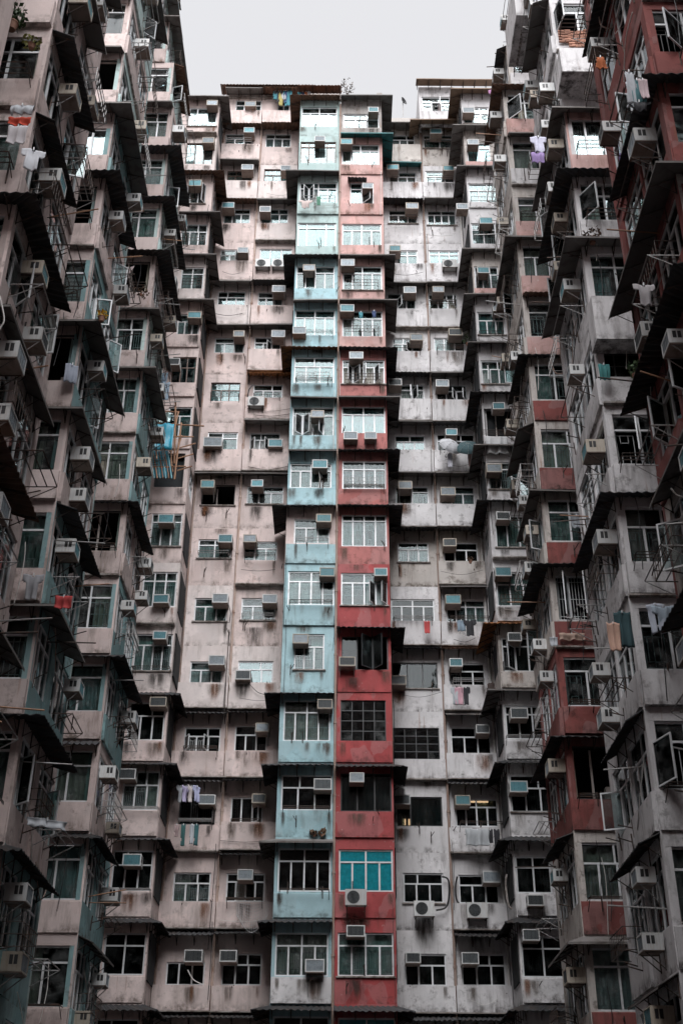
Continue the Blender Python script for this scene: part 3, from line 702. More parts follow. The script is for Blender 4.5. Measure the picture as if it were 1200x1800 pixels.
# drain pipes
def pipe(block, x, y, z0, z1, r=.06, mat=None):
    b = MB().bar((0, 0, z0), (0, 0, z1), r, 8)
    z = z0 + 1
    while z < z1: b.bar((0, 0, z), (0, 0, z + .09), r * 1.35, 8); z += 2.84
    return put('drain_pipe', b, mat or PIPE, block, T(x, y, 0))
pipe(red, -.195, 43.14, 0, 53, .05, PIPE); pipe(pink, -4.53, 45.13, 0, 53.4, .05); pipe(white, 4.2, 45.13, 0, 53.2, .055); pipe(pink, -6.58, 45.1, 0, 53.4, .04)
pipe(white, 6.12, 45.1, 0, 53.2, .045, WPIPE); pipe(red, 2.06, 45.05, 0, 53, .05); pipe(pink, -2.4, 45.05, 0, 53, .05)
# bodies behind the faces so that nothing is hollow
for blk, x0, x1, y0, y1, z1, mt in ((pink, -9.0, -2.35, 47.0, 56, 53.4, CONC), (blue, -2.3, -.2, 47.0, 56, 53.3, CONC), (red, -.18, 1.98, 47., 56, 53.0, CONC), (white, 2.0, 8.4, 47., 56, 53.3, CONC)):
    put('core_wall', MB().box(0, x1 - x0, 0, y1 - y0, 0, z1), mt, blk, T(x0, y0, 0))
# roofs
def roofslab(block, x0, x1, y0, y1, z, mt=CONC): put('roof_slab', MB().box(0, x1 - x0, 0, y1 - y0, -.15, .06), mt, block, T(x0, y0, z))
ZT = ZB(16)
roofslab(blue, -2.36, -.2, 43.1, 56, ZT + .08); roofslab(red, -.17, 2.02, 43.1, 56, ZT + .02); roofslab(white, 2.04, 6.18, 45.1, 56, ZT + .05); roofslab(white, 6.19, 8.5, 42.6, 56, ZT + .06); roofslab(pink, -9.1, -6.66, 43.1, 56, ZT + .04)
roofslab(pink, -6.6, -2.4, 45.1, 56, ZB(17) - .3)
canopy(pink, [(-6.9, 45.25), (-1.6, 45.25)], ZB(17) - .02, .9, .22, 'r', True, .9)
canopy(blue, [(-2.5, 43.25), (-.15, 43.25)], ZT + .55, .7, .2, 'r', True, .6)
put('roof_parapet', MB().box(0, 2.3, 0, .15, 0, .55), GREYP, blue, T(-2.45, 43.3, ZT + .13))
put('roof_parapet', MB().box(0, 2.15, 0, .2, 0, .9), GREYW, white, T(2.03, 45.25, ZT + .1))
put('roof_parapet', MB().box(0, .3, 0, 1.2, 0, .5), GREYP, red, T(1.75, 43.2, ZT + .08))
# rooftop room over the right white column
DR = 44.5; za = at(760, 219, DR).z; zw0 = at(760, 195, DR).z; zw1 = at(760, 170, DR).z; zl = at(760, 152, DR).z
xw0 = at(741, 190, DR).x; xw1 = at(792, 190, DR).x
M = T(xw0 - .15, DR, za); Wr = xw1 - xw0 + .35
wall_cell(white, M, Wr, zl - za, (.15, .15 + q(xw1 - xw0), zw0 - za, zw0 - za + q(zw1 - zw0)), LAV); window(white, M @ T(.15, 0, zw0 - za), xw1 - xw0, zw1 - zw0, 'b', 'w', 'c', opens=(1,), cur=5)
put('wall', MB().box(0, Wr, 0, 6, 0, zl - za - .01), LAV, white, T(xw0 - .15, DR + 1.75, za))
put('wall', MB().box(0, .12, 0, 1.5, 0, zl - za - .02), LAV, white, T(xw0 - .15, DR + .22, za)); put('wall', MB().box(0, .12, 0, 1.5, 0, zl - za - .02), SH_O, white, T(xw0 - .28 + Wr, DR + .22, za))
canopy(white, [(xw0 - .2, DR + 1.2), (xw0 - .2, DR), (xw1 + .2, DR)], za + .05, .5, .2, 'o', True, .6)
M = T(xw1 + .25, 44.0, at(820, 213, 44.0).z); wall_cell(white, M, 2.6, 1.5, (.2, 1.9, .45, 1.1), GREYW); window(white, M @ T(.2, 0, .45), 1.7, .65, 'o', 'w', 'a', bars=False)
canopy(white, [(xw0 - .3, 44.45), (8.6, 44.45)], zl - .02, .6, .12, 'o', True, .6)
# ------------------------------------------------------------------ air conditioners of the end wall
ACS = {
 'D': [(595 - 33, 243, 'g', 0), (543, 470, 'g', 11), (526, 580, 'g', 10), (558, 727, 'g', 8), (562, 815, 't', 7), (569, 910, 't', 6), (575, 1005, 't', 5), (528, 1122, 'g', 4), (571, 1237, 'k', 3), (567, 1378, 'k', 2), (553, 1697, 'g', 0)],
 'E': [(656, 192, 't', 15), (609, 248, 't', 14), (646, 326, 'g', 13), (611, 461, 'g', 11), (610, 541, 't', 10), (626, 624, 'g', 9), (616, 765, 'g', 8), (651, 765, 'g', 8), (669, 1005, 't', 5), (610, 1162, 'k', 4), (627, 1366, 'g', 2), (625, 1636, 'k', 0)],
 'C': [(490, 507, 'g', 11), (489, 586, 'g', 10), (484, 778, 't', 8), (452, 849, 't', 7), (439, 946, 'g', 6), (474, 1052, 'g', 5), (427, 1186, 'k', 4), (461, 1278, 'g', 3), (455, 1403, 'k', 2), (431, 1537, 'g', 1), (401, 1680, 'k', 0), (466, 367, 'g', 13), (502, 295, 'g', 14)],
 'B': [(440, 182, 'g', 16), (438, 228, 't', 15), (435, 293, 'g', 14), (401, 360, 't', 13), (427, 439, 'g', 12), (420, 586, 'g', 10), (374, 776, 'g', 8), (365, 850, 't', 7), (396, 946, 't', 6), (387, 1051, 'g', 5), (381, 1160, 'g', 4), (364, 1405, 'g', 2), (340, 1680, 'k', 0)],
 'F': [(690, 293, 't', 14), (724, 361, 'g', 13), (694, 436, 't', 12), (720, 509, 'g', 11), (732, 592, 'g', 10), (694, 671, 'k', 9), (712, 852, 'g', 7), (700, 1195, 'k', 4), (706, 1405, 'k', 2), (726, 1683, 'k', 0)],
 'G': [(784, 162, 'g', 16), (766, 230, 't', 15), (788, 295, 't', 14), (770, 508, 'g', 11), (800, 583, 'k', 10), (777, 673, 'g', 9), (793, 759, 't', 8), (787, 863, 'g', 7), (790, 953, 'k', 6), (796, 1053, 't', 5), (801, 1164, 't', 4), (848, 1281, 'k', 3), (813, 1406, 't', 2), (864, 1541, 'g', 1), (826, 1684, 'k', 0)],
 'A': [(373, 180, 'g', 15), (366, 246, 'g', 14), (343, 321, 't', 13), (342, 553, 't', 10), (305, 635, 'k', 9), (292, 911, 't', 6), (283, 1052, 't', 5), (281, 1116, 't', 4), (278, 1233, 'k', 3), (224, 1360, 'k', 2), (232, 1511, 't', 1)],
 'H': [(823, 193, 'g', 15), (831, 249, 'g', 14), (812, 362, 'g', 13), (854, 387, 't', 12), (849, 474, 't', 11), (876, 541, 'g', 10), (876, 713, 't', 8), (868, 822, 'g', 7), (884, 906, 'k', 6), (884, 1004, 't', 5), (904, 1119, 'k', 4), (912, 1253, 'k', 3), (911, 1382, 't', 2), (941, 1582, 'k', 1), (933, 1643, 'k', 0)]}
for c, lst in ACS.items():
    D = COLS[c][2]; cnt = {}
    for px, py, tone, n in lst:
        cnt[n] = cnt.get(n, 0) + 1
    for px, py, tone, n in lst:
        if c == 'D' and n == 0 and py < 300: n = 14
        Df = D - .5 - (.12 if c in 'BCFG' else 0)
        p = at(px, py, Df); sz = rng.choice(((.62, .40), (.58, .38), (.66, .42), (.54, .36), (.64, .38))) + (.62 if c in 'BCFG' else .52,)
        if (c, py) == ('B', 776): sz = (.85, .5, .62)
        tn = {'t': 'teal', 'g': 'grey', 'k': 'dark'}[tone]
        side = ''
        if cnt.get(n, 0) > 1: side = ('left-hand ' if px < 640 else 'right-hand ')
        k = 16 - n
        fl = ORD[k] + ' flat down' if k >= 1 else 'rooftop storey'
        aircon(T(p.x - sz[0] / 2, Df, p.z - sz[1] / 2) @ RZ(rng.uniform(-.015, .015)), '%sair conditioner with %s fins, %s, %s' % (side, tn, fl, COLN[c]), tone, sz, strut=(rng.random() < .25 or (c, n) in (('E', 8), ('D', 0))))
for px, py, c, n, lab in ((462, 462, 'C', 12, 'left of two outdoor condensers below the wide aqua window in the pink column'), (491, 462, 'C', 12, 'right of two outdoor condensers below the wide aqua window in the pink column'),
        (450, 705, 'C', 9, 'outdoor condenser with black fan beside a pink column window, eighth storey down'), (790, 463, 'G', 12, 'outdoor condenser on a bracket below a window, upper right white column'), (625, 1577, 'E', 1, 'outdoor condenser on the red wall below the bright teal window'),
        (745, 1597, 'F', 1, 'outdoor condenser with curved black pipe, lower white column beside the red strip'), (838, 1600, 'G', 1, 'outdoor condenser above a sooty streak, lower right white column')):
    D = COLS[c][2] - .62; p = at(px, py, D); condenser(T(p.x - .37, D, p.z - .27), lab)

# ------------------------------------------------------------------ racks, cages on the end wall
for c, n, dp in (('D', 13, .4), ('D', 9, .35), ('D', 10, .3), ('D', 5, .4), ('D', 2, .45), ('D', 1, .4), ('D', 6, .4), ('E', 7, .3), ('B', 15, .4), ('B', 9, .4), ('B', 6, .4), ('B', 12, .35), ('B', 3, .45), ('B', 2, .5), ('C', 6, .4), ('C', 5, .4), ('C', 9, .35), ('C', 2, .4), ('C', 1, .4),
                 ('F', 13, .35), ('F', 14, .35), ('F', 5, .35), ('F', 10, .4), ('G', 15, .4), ('G', 14, .4), ('G', 11, .4), ('G', 10, .4), ('G', 8, .5), ('G', 5, .4), ('G', 4, .5), ('G', 2, .45), ('A', 4, .4), ('A', 1, .35), ('A', 2, .4), ('H', 8, .45), ('H', 10, .35), ('H', 13, .5), ('H', 3, .4)):
    s = WIN[c][n]; D = COLS[c][2]; a = at(s[0], s[3], D); b_ = at(s[1], s[3], D)
    pr_ = .3 if c in 'BCFG' else .09
    rack(BLK_OF[c], T(a.x + .1, D - pr_, a.z - .02), b_.x - a.x - .2, dp, rng.choice((2, 3, 4)), .28, STEEL if rng.random() < .4 else IRON)
for c, n in (('E', 11), ('E', 10), ('E', 9), ('D', 9), ('A', 12), ('A', 11), ('H', 5), ('E', 7)):
    s = WIN[c][n]; D = COLS[c][2]; a = at(s[0], s[3], D); b_ = at(s[1], s[3], D)
    cage(BLK_OF[c], T(a.x + .15, D - .1, a.z - .05), b_.x - a.x - .35, .36, .3)
# short iron pegs and brackets left on the walls
pegm = cached(('peg',), lambda: MB().bar((0, 0, 0), (0, -.35, .1), .016, 4).bar((0, 0, -.22), (0, -.02, .2), .018, 4))
for c, (x0, x1, D) in COLS.items():
    for n in range(0, 16):
        for k in range(rng.choice((0, 1, 1, 2))):
            put('iron_peg', pegm, IRON, BLK_OF[c], T(rng.uniform(x0 + .1, x1 - .1), D - .05, ZB(n) + rng.uniform(.5, 1.1)) @ RZ(rng.uniform(-.5, .5)))

# ------------------------------------------------------------------ side wings: stacked projecting bays
def bay(name, label, side, X, D0, D1, z0, floors, fm, sm, seed, full_top, can=None, depth=1.9, frontwin=None, shift=None, pmat=None):
    """side -1 left wing, +1 right wing.  Front face looks at the viewer, long face looks into the courtyard."""
    r = random.Random(seed); blk = thing('apartment_block', label, 'building', T(X, D0, 0))
    L = D1 - D0; Xb = X + side * depth
    X00, Xb00 = X, Xb
    for n in floors:
        z = z0 + FH * n; fmat = fm(n); smat = sm(n)
        sh_ = side * (shift or {}).get(n, 0.); X = X00 + sh_; Xb = Xb00 + sh_
        fs = (frontwin or {}).get(n, {})
        # front face
        xl = Xb if side < 0 else X
        M = T(xl, D0, z)
        ww = fs.get('w', 1.6); wh = fs.get('h', 1.6); zs = fs.get('z', .9)
        hx = depth - .07 - ww if side < 0 else .07
        lay = fs.get('lay', r.choice(('n', 'b', 'm', 'n')))
        hole = (hx, hx + q(ww), zs, zs + q(wh))
        wall_cell(blk, M, depth, FH, hole, fmat, fs.get('p', r.choice((0.05, .09, .14))), panel_mat=pmat(n) if pmat else None)
        window(blk, M @ T(hx, 0, zs), ww, wh, lay, fs.get('fr', 'w'), fs.get('gl', 'c'), opens=fs.get('opens', (0,) if r.random() < .15 else ()), cur=fs.get('cur', r.choice((0, 1, 2, 3, 3, 2))), bars=r.random() < .85, room=False)
        # courtyard face
        if side < 0: Ms = T(X + .002, D0 + .003, z) @ RZ(rad(90))
        else: Ms = T(X - .002, D1, z) @ RZ(rad(-90))
        Lw = L - .005
        w2 = q(Lw * .42); h2 = 1.6
        # two windows in the long face: two wall cells side by side
        for k in range(2):
            Wc = Lw / 2; Mk = Ms @ T(k * Wc, 0, 0); hx2 = .06 if (k == 0) == (side < 0) else Wc - w2 - .06
            wall_cell(blk, Mk, Wc, FH, (hx2, hx2 + w2, .9, .9 + h2), smat, r.choice((0, 0, .08)), panel_mat=smat)
            window(blk, Mk @ T(hx2, 0, .9), w2, h2, r.choice(('b', 's', 'a', 's')), 'w', r.choice('cca'), opens=(r.randrange(3),) if r.random() < .2 else (), bars=False, cur=r.choice((0, 1, 3, 2)), cfrac=r.choice((.5, .8)), room=False)
        xa_, xb_ = sorted((X, Xb))
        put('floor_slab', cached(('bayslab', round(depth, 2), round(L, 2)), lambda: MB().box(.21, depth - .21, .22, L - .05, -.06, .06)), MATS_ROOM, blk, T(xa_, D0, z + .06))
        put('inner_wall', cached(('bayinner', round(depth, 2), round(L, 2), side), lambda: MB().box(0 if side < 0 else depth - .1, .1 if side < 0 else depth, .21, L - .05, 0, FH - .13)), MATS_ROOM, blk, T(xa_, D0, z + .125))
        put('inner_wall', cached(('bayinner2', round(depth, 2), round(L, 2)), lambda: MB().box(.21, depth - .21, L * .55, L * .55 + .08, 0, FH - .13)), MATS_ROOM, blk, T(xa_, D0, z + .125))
        # canopy round the corner
        kind = can[n] if can and n in can else r.choice('ggkkg-r')
        if kind != '-':
            ov = r.uniform(.42, .62); dr = r.uniform(.16, .28)
            De = D0 + L * r.uniform(.68, 1.06); Xs = Xb - side * r.uniform(0, .35); mode = r.random()
            path = [(Xs, D0), (X, D0), (X, De)]
            if mode < .2: path = path[1:]
            elif mode < .32: path = path[:2]
            if side > 0: path = path[::-1]
            canopy(blk, path, z + FH - .06, ov, dr, kind, True, .8)
        else: ledge(blk, M, depth, FH - .02, .15)
        # units and racks on the long face
        if r.random() < .95:
            k = r.randrange(2)
            p = Ms @ T(Lw * (.25 + .5 * k) - .31 + r.uniform(-.4, .4), -.5, 1.75 + r.uniform(-.25, .15))
            tone = r.choice('tggk'); tn = {'t': 'teal', 'g': 'grey', 'k': 'dark'}[tone]
            storeys = n - min(floors) + 1
            aircon(p, 'air conditioner with %s fins over the court, %s storey up, %s' % (tn, ORD[storeys], name), tone, r.choice(((.58, .38, .48), (.52, .35, .45), (.62, .40, .5), (.56, .34, .42))), True)
        if r.random() < .35:
            p = Ms @ T(Lw * r.uniform(.1, .75), -.5, .45 + r.uniform(-.2, .1)); tone = r.choice('ggk')
            aircon(p, 'low air conditioner below sill, %s fins, %s storey up, %s' % ({'g': 'grey', 'k': 'dark'}[tone], ORD[n - min(floors) + 1], name), tone, r.choice(((.58, .38, .48), (.52, .35, .45), (.62, .40, .5), (.56, .34, .42))), True)
        if r.random() < .85: rack(blk, Ms @ T(Lw * r.choice((.08, .55)), -.09, .85), Lw * .36, r.choice((.5, .65)), 3, .35, STEEL if r.random() < .5 else IRON)
        if r.random() < .5: cage(blk, Ms @ T(Lw * r.choice((.1, .55)), -.09, .8), Lw * .35, .5, .45)
        if r.random() < .45: rack(blk, M @ T(hx + .1, -.13, zs - .03), ww - .2, .45, 3, .3)
        for k in range(r.choice((2, 3, 4))): put('iron_peg', pegm, IRON, blk, Ms @ T(r.uniform(.1, Lw - .1), -.06, r.uniform(.3, 1.)) @ RZ(r.uniform(-.4, .4)))
        if r.random() < .6: put('iron_peg', pegm, IRON, blk, M @ T(r.uniform(.2, depth - .2), -.1, r.uniform(.4, .9)) @ RZ(r.uniform(-.4, .4)))
    X, Xb = X00, Xb00
    zt = z0 + FH * (max(floors) + 1); zl = z0 + FH * min(floors)
    xa, xb = sorted((X, Xb))
    # body of the wing behind the bay, the plain wall above and below
    put('wall', MB().box(xa - xa + .001, xb - xa - .001, 0, L, 0, zl), fm(0), blk, T(xa, D0, 0))
    if full_top > zt: put('wall', MB().box(.001, xb - xa - .001, .0, L, 0, full_top - zt), fm(max(floors)), blk, T(xa + side * max([0] + list((shift or {}).values())), D0, zt))
    xo = Xb + side * 5; xa2, xb2 = sorted((Xb + side * .3, xo))
    put('core_wall', MB().box(0, xb2 - xa2, 0, L, 0, max(full_top, zt)), CONC, blk, T(xa2, D0 + .02, 0))
    put('back_wall', MB().box(0, xb - xa, 0, .15, 0, max(full_top, zt) - .01), smat, blk, T(xa + side * max([0] + list((shift or {}).values())), D1 + .01, 0))
    put('roof_slab', MB().box(-.05, xb - xa + .05, -.1, L + .1, 0, .12), CONC, blk, T(xa + side * max([0] + list((shift or {}).values())), D0, max(full_top, zt) + .01))
    return blk
pk = lambda n: PINKW if n % 3 else PINK
bay0 = bay('nearest left bay', 'nearest stack of pink bays cut by the left edge of the picture', -1, -6.85, 18.0, 21.9, 8.6, range(-2, 8), pk, lambda n: PINKW, 3, 31.4, {4: 'k', 5: 'k', 6: 'g', 7: 'g', 3: 'k', 2: 'g'})
bay1 = bay('second left bay', 'second stack of pink fronted bays with teal sides from the left edge', -1, -7.1, 25.2, 28.9, 8.5, range(-2, 12), pk, lambda n: PINKW if n in (0, 3, 6, 9) else (TEALW if n < 8 else PALEB), 4, 42.6,
           {9: 'g', 8: 'g', 7: 'g', 6: 'k', 5: '-', 4: 'g', 3: 'g', 2: 'k', 1: 'g', 0: 'k', 10: 'g'},
           frontwin={9: dict(lay='m', opens=(0,), cur=2), 8: dict(lay='d'), 7: dict(lay='o', cur=4, h=1.2), 6: dict(lay='d'), 5: dict(lay='m', cur=0, z=.75), 4: dict(lay='d'), 3: dict(lay='n', cur=2), 2: dict(lay='n', cur=3), 1: dict(lay='n', cur=-1)})
bay2 = bay('third left bay', 'far stack of pink bays with mint sides, left wing beside the end wall', -1, -7.3, 34.6, 38.3, 8.55, range(-1, 16), pk, lambda n: PINKW if n in (1, 4, 8, 11) else (TEALW if n < 7 else PALEB), 5, 53.6,
           {15: 'k', 14: 'g', 13: 'g', 12: 'r', 11: 'g', 10: 'k', 9: 'k', 8: 'k', 7: 'g', 6: 'g', 5: '-', 4: 'k', 3: '-', 2: 'k', 1: 'k', 0: 'k'}, shift={12: .2, 13: .6, 14: 1.1, 15: 1.35}, frontwin={8: dict(lay='d'), 4: dict(lay='d'), 9: dict(lay='n', cur=3), 5: dict(lay='n', cur=2, h=1.6)})
R1 = bay('far right bay', 'far stack of bays with red lower fronts, right wing beside the end wall', 1, 6.62, 33.4, 37.1, 8.35, range(-1, 15), lambda n: REDW if n in (1, 2) else GREYW, lambda n: REDW if n in (1, 2) else GREYW, 6, 51,
         {13: 'g', 12: 'k', 11: 'r', 10: 'g', 9: '-', 8: 'g', 7: 'r', 6: 'k', 5: 'g', 4: 'g', 3: 'k', 2: '-', 1: 'k', 0: 'k'}, shift={12: .35, 13: 1.0, 14: 1.2}, pmat=lambda n: REDW if n < 7 else (SALM if n in (7, 8, 9, 11) else LAV), frontwin={9: dict(lay='n', cur=2, h=1.3), 3: dict(lay='o', opens=(0, 1), cur=-1), 2: dict(lay='m', cur=-1), 1: dict(lay='d')})
R2 = bay('middle right bay', 'middle stack of stained white bays in the right wing', 1, 6.9, 25.4, 29.4, 8.9, range(-2, 12), lambda n: LAV if n not in (7, 10) else (SALM if n == 7 else LAV), lambda n: LAV, 8, 43.1,
         {10: '-', 9: 'g', 8: '-', 7: 'g', 6: 'k', 5: 'g', 4: '-', 3: '-', 2: 'k', 1: '-', 0: 'k', -1: 'k'},
         frontwin={6: dict(lay='n', cur=3), 5: dict(lay='n', cur=1, gl='c'), 4: dict(lay='g', gl='k'), 3: dict(lay='n', cur=-1), 2: dict(lay='b', cur=2, gl='c'), 1: dict(lay='m', cur=-1), 0: dict(lay='n', opens=(0,), cur=-1), 7: dict(lay='o', cur=2)})
R0 = bay('nearest right bay', 'nearest stack of dark red bays cut by the right edge of the picture', 1, 6.95, 17.6, 21.8, 9.2, range(-2, 8), lambda n: REDW if n > 3 else GREYW, lambda n: REDW if n > 1 else GREYW, 9, 32,
         {4: 'k', 5: '-', 3: 'g', 2: 'k', 6: 'k'}, frontwin={5: dict(lay='n', opens=(0,), cur=-1), 4: dict(lay='m', cur=2)})
# recessed wing walls between the bays, then added blocks out of view that darken the lower court
for nm, lab, x0, x1, y0, y1, mt in (
    ('apartment_block', 'recessed pink wall of the left wing behind the bays', -14.2, -9.3, 21.95, 56, PINK), ('apartment_block', 'recessed white wall of the right wing behind the bays', 9.1, 14.2, 21.85, 56, LAV),
    ('apartment_block', 'added unseen block left of the viewer, darkening the lower court', -14, -7.6, -6.1, 17.4, PINK), ('apartment_block', 'added unseen block right of the viewer, darkening the lower court', 7.7, 14, -6.1, 17.0, LAV),
    ('apartment_block', 'block closing the court behind the viewer', -14, 14, -24, -6.2, PINK)):
    t = thing(nm, lab, 'building', T((x0 + x1) / 2, y0, 0))
    k = 0
    for n in range(0, 18 if 'behind the bays' in lab else (14 if 'behind the viewer' in lab else 12)):
        z = n * 2.95; put('wall', cached(('plain_wall', x0, y0), lambda: MB().box(x0 - (x0 + x1) / 2, x1 - (x0 + x1) / 2, 0, y1 - y0, 0, 2.95)), mt, t, T((x0 + x1) / 2, y0, z))
#DETAILS
# ------------------------------------------------------------------ roof furniture
def lathe(prof, n=12):
    b = MB(); i0 = 0
    for r, z in prof: b.v += [(r * math.cos(2 * math.pi * k / n), r * math.sin(2 * math.pi * k / n), z) for k in range(n)]
    for a in range(len(prof) - 1):
        for k in range(n): j = (k + 1) % n; b.f.append((a * n + k, a * n + j, (a + 1) * n + j, (a + 1) * n + k))
    b.f.append(tuple(range(n))[::-1]); b.f.append(tuple((len(prof) - 1) * n + k for k in range(n)))
    return b
def leaves(r, spread, up, count, size, seed, center=(0, 0, 0)):
    rr = random.Random(seed); b = MB()
    for _ in range(count):
        a = rr.uniform(0, 6.283); d = spread * rr.random() ** .5
        c = Vector((center[0] + d * math.cos(a), center[1] + d * math.sin(a), center[2] + up * rr.random()))
        u = Vector((rr.uniform(-1, 1), rr.uniform(-1, 1), rr.uniform(-.6, 1))).normalized() * size * rr.uniform(.6, 1.2)
        v = u.cross(Vector((rr.uniform(-1, 1), rr.uniform(-1, 1), rr.uniform(-1, 1)))).normalized() * size * .28
        b.quad(c - u * .5, c + v, c + u * .5, c - v)
    return b
def potted(p, label, leaf, count=60, spread=.22, up=.35, size=.14, pot=.13, seed=1, group=None):
    t = thing('potted_plant', label, 'plant', T(*p), group)
    put('pot', lathe([(pot * .7, 0), (pot, pot * 1.5), (pot * 1.1, pot * 1.5), (pot * 1.1, pot * 1.8), (pot * .9, pot * 1.8)]), POT, t, Matrix(), False)
    put('foliage', leaves(0, spread, up, count, size, seed, (0, 0, pot * 1.8)), leaf, t, Matrix(), False)
    return t
# bare rooftop shrub
p = at(613, 185, 43.4); t = thing('rooftop_shrub', 'bare spindly shrub growing on the roof of the red strip', 'plant', T(p.x - .15, 43.5, ZT + .1))
b = MB(); rr = random.Random(4)
def branch(b, p, d, L, r, dep):
    e = p + d * L; b.bar(p, e, r, 4, r * .65)
    if dep:
        for _ in range(rr.choice((2, 3))): branch(b, p.lerp(e, rr.uniform(.55, 1)), (d + Vector((rr.uniform(-.7, .7), rr.uniform(-.7, .7), rr.uniform(.0, .5)))).normalized(), L * .68, r * .62, dep - 1)
branch(b, Vector((0, 0, 0)), Vector((.05, 0, 1)), .75, .045, 4); put('stem', b, IRON, t, Matrix(), False)
put('foliage', leaves(0, .38, .9, 90, .12, 3, (.05, 0, .75)), LEAFD, t, Matrix(), False)
# dish on a pole
p = at(708, 192, 45.5); t = thing('satellite_dish', 'small dark dish on a thin pole on the white roof', 'antenna', T(p.x, 45.6, ZT + .1))
put('pole', MB().bar((0, 0, 0), (0, 0, 2.6), .03, 6), STEEL, t, Matrix(), False)
put('dish', lathe([(.02, 0), (.14, .03), (.24, .10), (.235, .11), (.13, .05), (.02, .02)]), BLK, t, T(0, -.05, 2.6) @ Matrix.Rotation(rad(80), 4, 'X') @ Matrix.Rotation(rad(50), 4, 'Y'), False)
# aerial poles by the right wing
p = at(879, 128, 41.5); t = thing('roof_aerial', 'thin crossed aerial poles against the sky beside the right wing', 'antenna', T(p.x + .3, 41.5, ZT))
put('mast', MB().bar((0, 0, -.6), (0, 0, 2.4), .022, 5), IRON, t, Matrix(), False); put('crossbar', MB().bar((-.5, 0, 1.7), (.7, 0, 1.75), .03, 5), IRON, t, Matrix(), False); put('crossbar', MB().bar((-1., 0, .6), (.5, 0, .75), .025, 5), IRON, t, Matrix(), False)

# ------------------------------------------------------------------ laundry
def garment_mesh(kind, w_, h_, seed):
    rr = random.Random(seed); ph = rr.random() * 6; nx, nz = 14, 14
    def inside(u, v):      # u -1..1, v 0 top .. 1 bottom
        a = abs(u)
        if kind == 'shirt': return (a < .56) if v > .36 else (a < 1. - max(0, v - .1) * .35 and not (a < .16 and v < .06))
        if kind == 'trousers': return (a < .8 - .1 * v) and (v < .3 or a > .1)
        if kind == 'sock': return a < .8 and (v < .62 or u > -.3 * (1 if v > .8 else 0) - .4)
        if kind == 'dress': return a < .45 + .5 * v
        return True
    b = MB(); idx = {}
    def vert(i, k, lay):
        key = (i, k, lay)
        if key not in idx:
            u = -1 + 2 * i / nx; v = k / nz
            sag = .03 * h_ * math.cos(u * 3.1 * (1.5 if kind == 'towel' else 1) + ph) * (1 - v * .5)
            y = (.02 + .06 * v) * w_ * (math.sin(u * 7 + ph) + .5 * math.sin(u * 13 + ph * 2 + v * 3)) + .02 * math.sin(v * 5 + ph)
            x = u * w_ / 2 * (1 - .12 * v * math.sin(v * 2.5 + ph) ** 2)
            idx[key] = len(b.v); b.v.append((x, y + lay * .015, -v * h_ + sag))
        return idx[key]
    cells = [(i, k) for i in range(nx) for k in range(nz) if inside(-1 + 2 * (i + .5) / nx, (k + .5) / nz)]
    edge = {}
    for i, k in cells:
        f0 = [vert(i, k, 0), vert(i, k + 1, 0), vert(i + 1, k + 1, 0), vert(i + 1, k, 0)]; f1 = [vert(i, k, 1), vert(i + 1, k, 1), vert(i + 1, k + 1, 1), vert(i, k + 1, 1)]
        b.f += [tuple(f0), tuple(f1)]
        cr = [(i, k), (i, k + 1), (i + 1, k + 1), (i + 1, k)]
        for a_, c_ in zip(cr, cr[1:] + cr[:1]):
            key = frozenset((a_, c_)); edge.setdefault(key, []).append((a_, c_))
    for e in edge.values():
        if len(e) == 1:
            (a_, c_) = e[0]; b.f.append((vert(*a_, 0), vert(*a_, 1), vert(*c_, 1), vert(*c_, 0)))
    return b
LN = {'shirt': 'shirt', 'towel': 'towel', 'trousers': 'trousers', 'sock': 'sock', 'dress': 'dress'}
_gs = [0]
def garment(kind, px, py, D, w_, h_, c, label, rz=0., X=None, name=None):
    p = at(px, py, D) if X is None else atX(px, py, X); _gs[0] += 1
    o = put(name or ('hanging_' + LN[kind]), garment_mesh(kind, w_, h_, _gs[0]), cloth(c), None, T(*p) @ RZ(rz), smooth=True)
    tag(o, label, 'laundry', 'laundry hung out to dry')
    put('clothes_peg', cached(('peg2',), lambda: MB().box(-.01, .01, -.02, .03, -.03, .05)), F_W, o, T(0, 0, -.01), False)
    return o
WHT, NVY, TEA, PNKc, REDc, BLKc, LAVc, YLW, ORA = (.40, .42, .45), (.03, .05, .12), (.05, .19, .23), (.5, .3, .35), (.5, .06, .03), (.03, .03, .035), (.42, .38, .55), (.38, .33, .12), (.42, .12, .04)
for i, (px, k, c, cn) in enumerate(((484, 'sock', TEA, 'teal'), (490, 'shirt', BLKc, 'black'), (494, 'sock', YLW, 'yellow'), (499, 'towel', WHT, 'white'), (503, 'sock', NVY, 'navy'), (506, 'shirt', TEA, 'teal'))):
    garment(k, px, 160, 44.7, .28 if k != 'shirt' else .5, .7 + .25 * (i % 3), c, '%s %s on the rooftop clothes line, %s from the left' % (cn, LN[k], ORD[i + 1]))
for i, (px, c, cn) in enumerate(((526, TEA, 'teal'), (532, NVY, 'navy'), (538, ORA, 'orange'), (543, WHT, 'white'))):
    garment('sock', px, 161, 43., .22, .32, c, 'small %s sock under the brown roof awning of the blue strip' % cn)
garment('shirt', 537, 352, 42.7, .7, .5, (.5, .42, .4), 'crumpled pale shirt on the rack of a mint flat'); garment('towel', 560, 345, 42.7, .2, .6, (.08, .2, .14), 'narrow green towel on the rack of a mint flat')
garment('sock', 634, 548, 42.6, .22, .38, TEA, 'teal sock under the awning of a salmon flat'); garment('sock', 657, 546, 42.6, .22, .42, NVY, 'navy sock under the awning of a salmon flat')
garment('towel', 790, 797, 44.2, .22, .75, (.45, .45, .5), 'grey strip of cloth hanging below the pale umbrella'); garment('towel', 825, 797, 44.2, .18, .7, (.5, .35, .33), 'pinkish strip of cloth hanging below the dark umbrella')
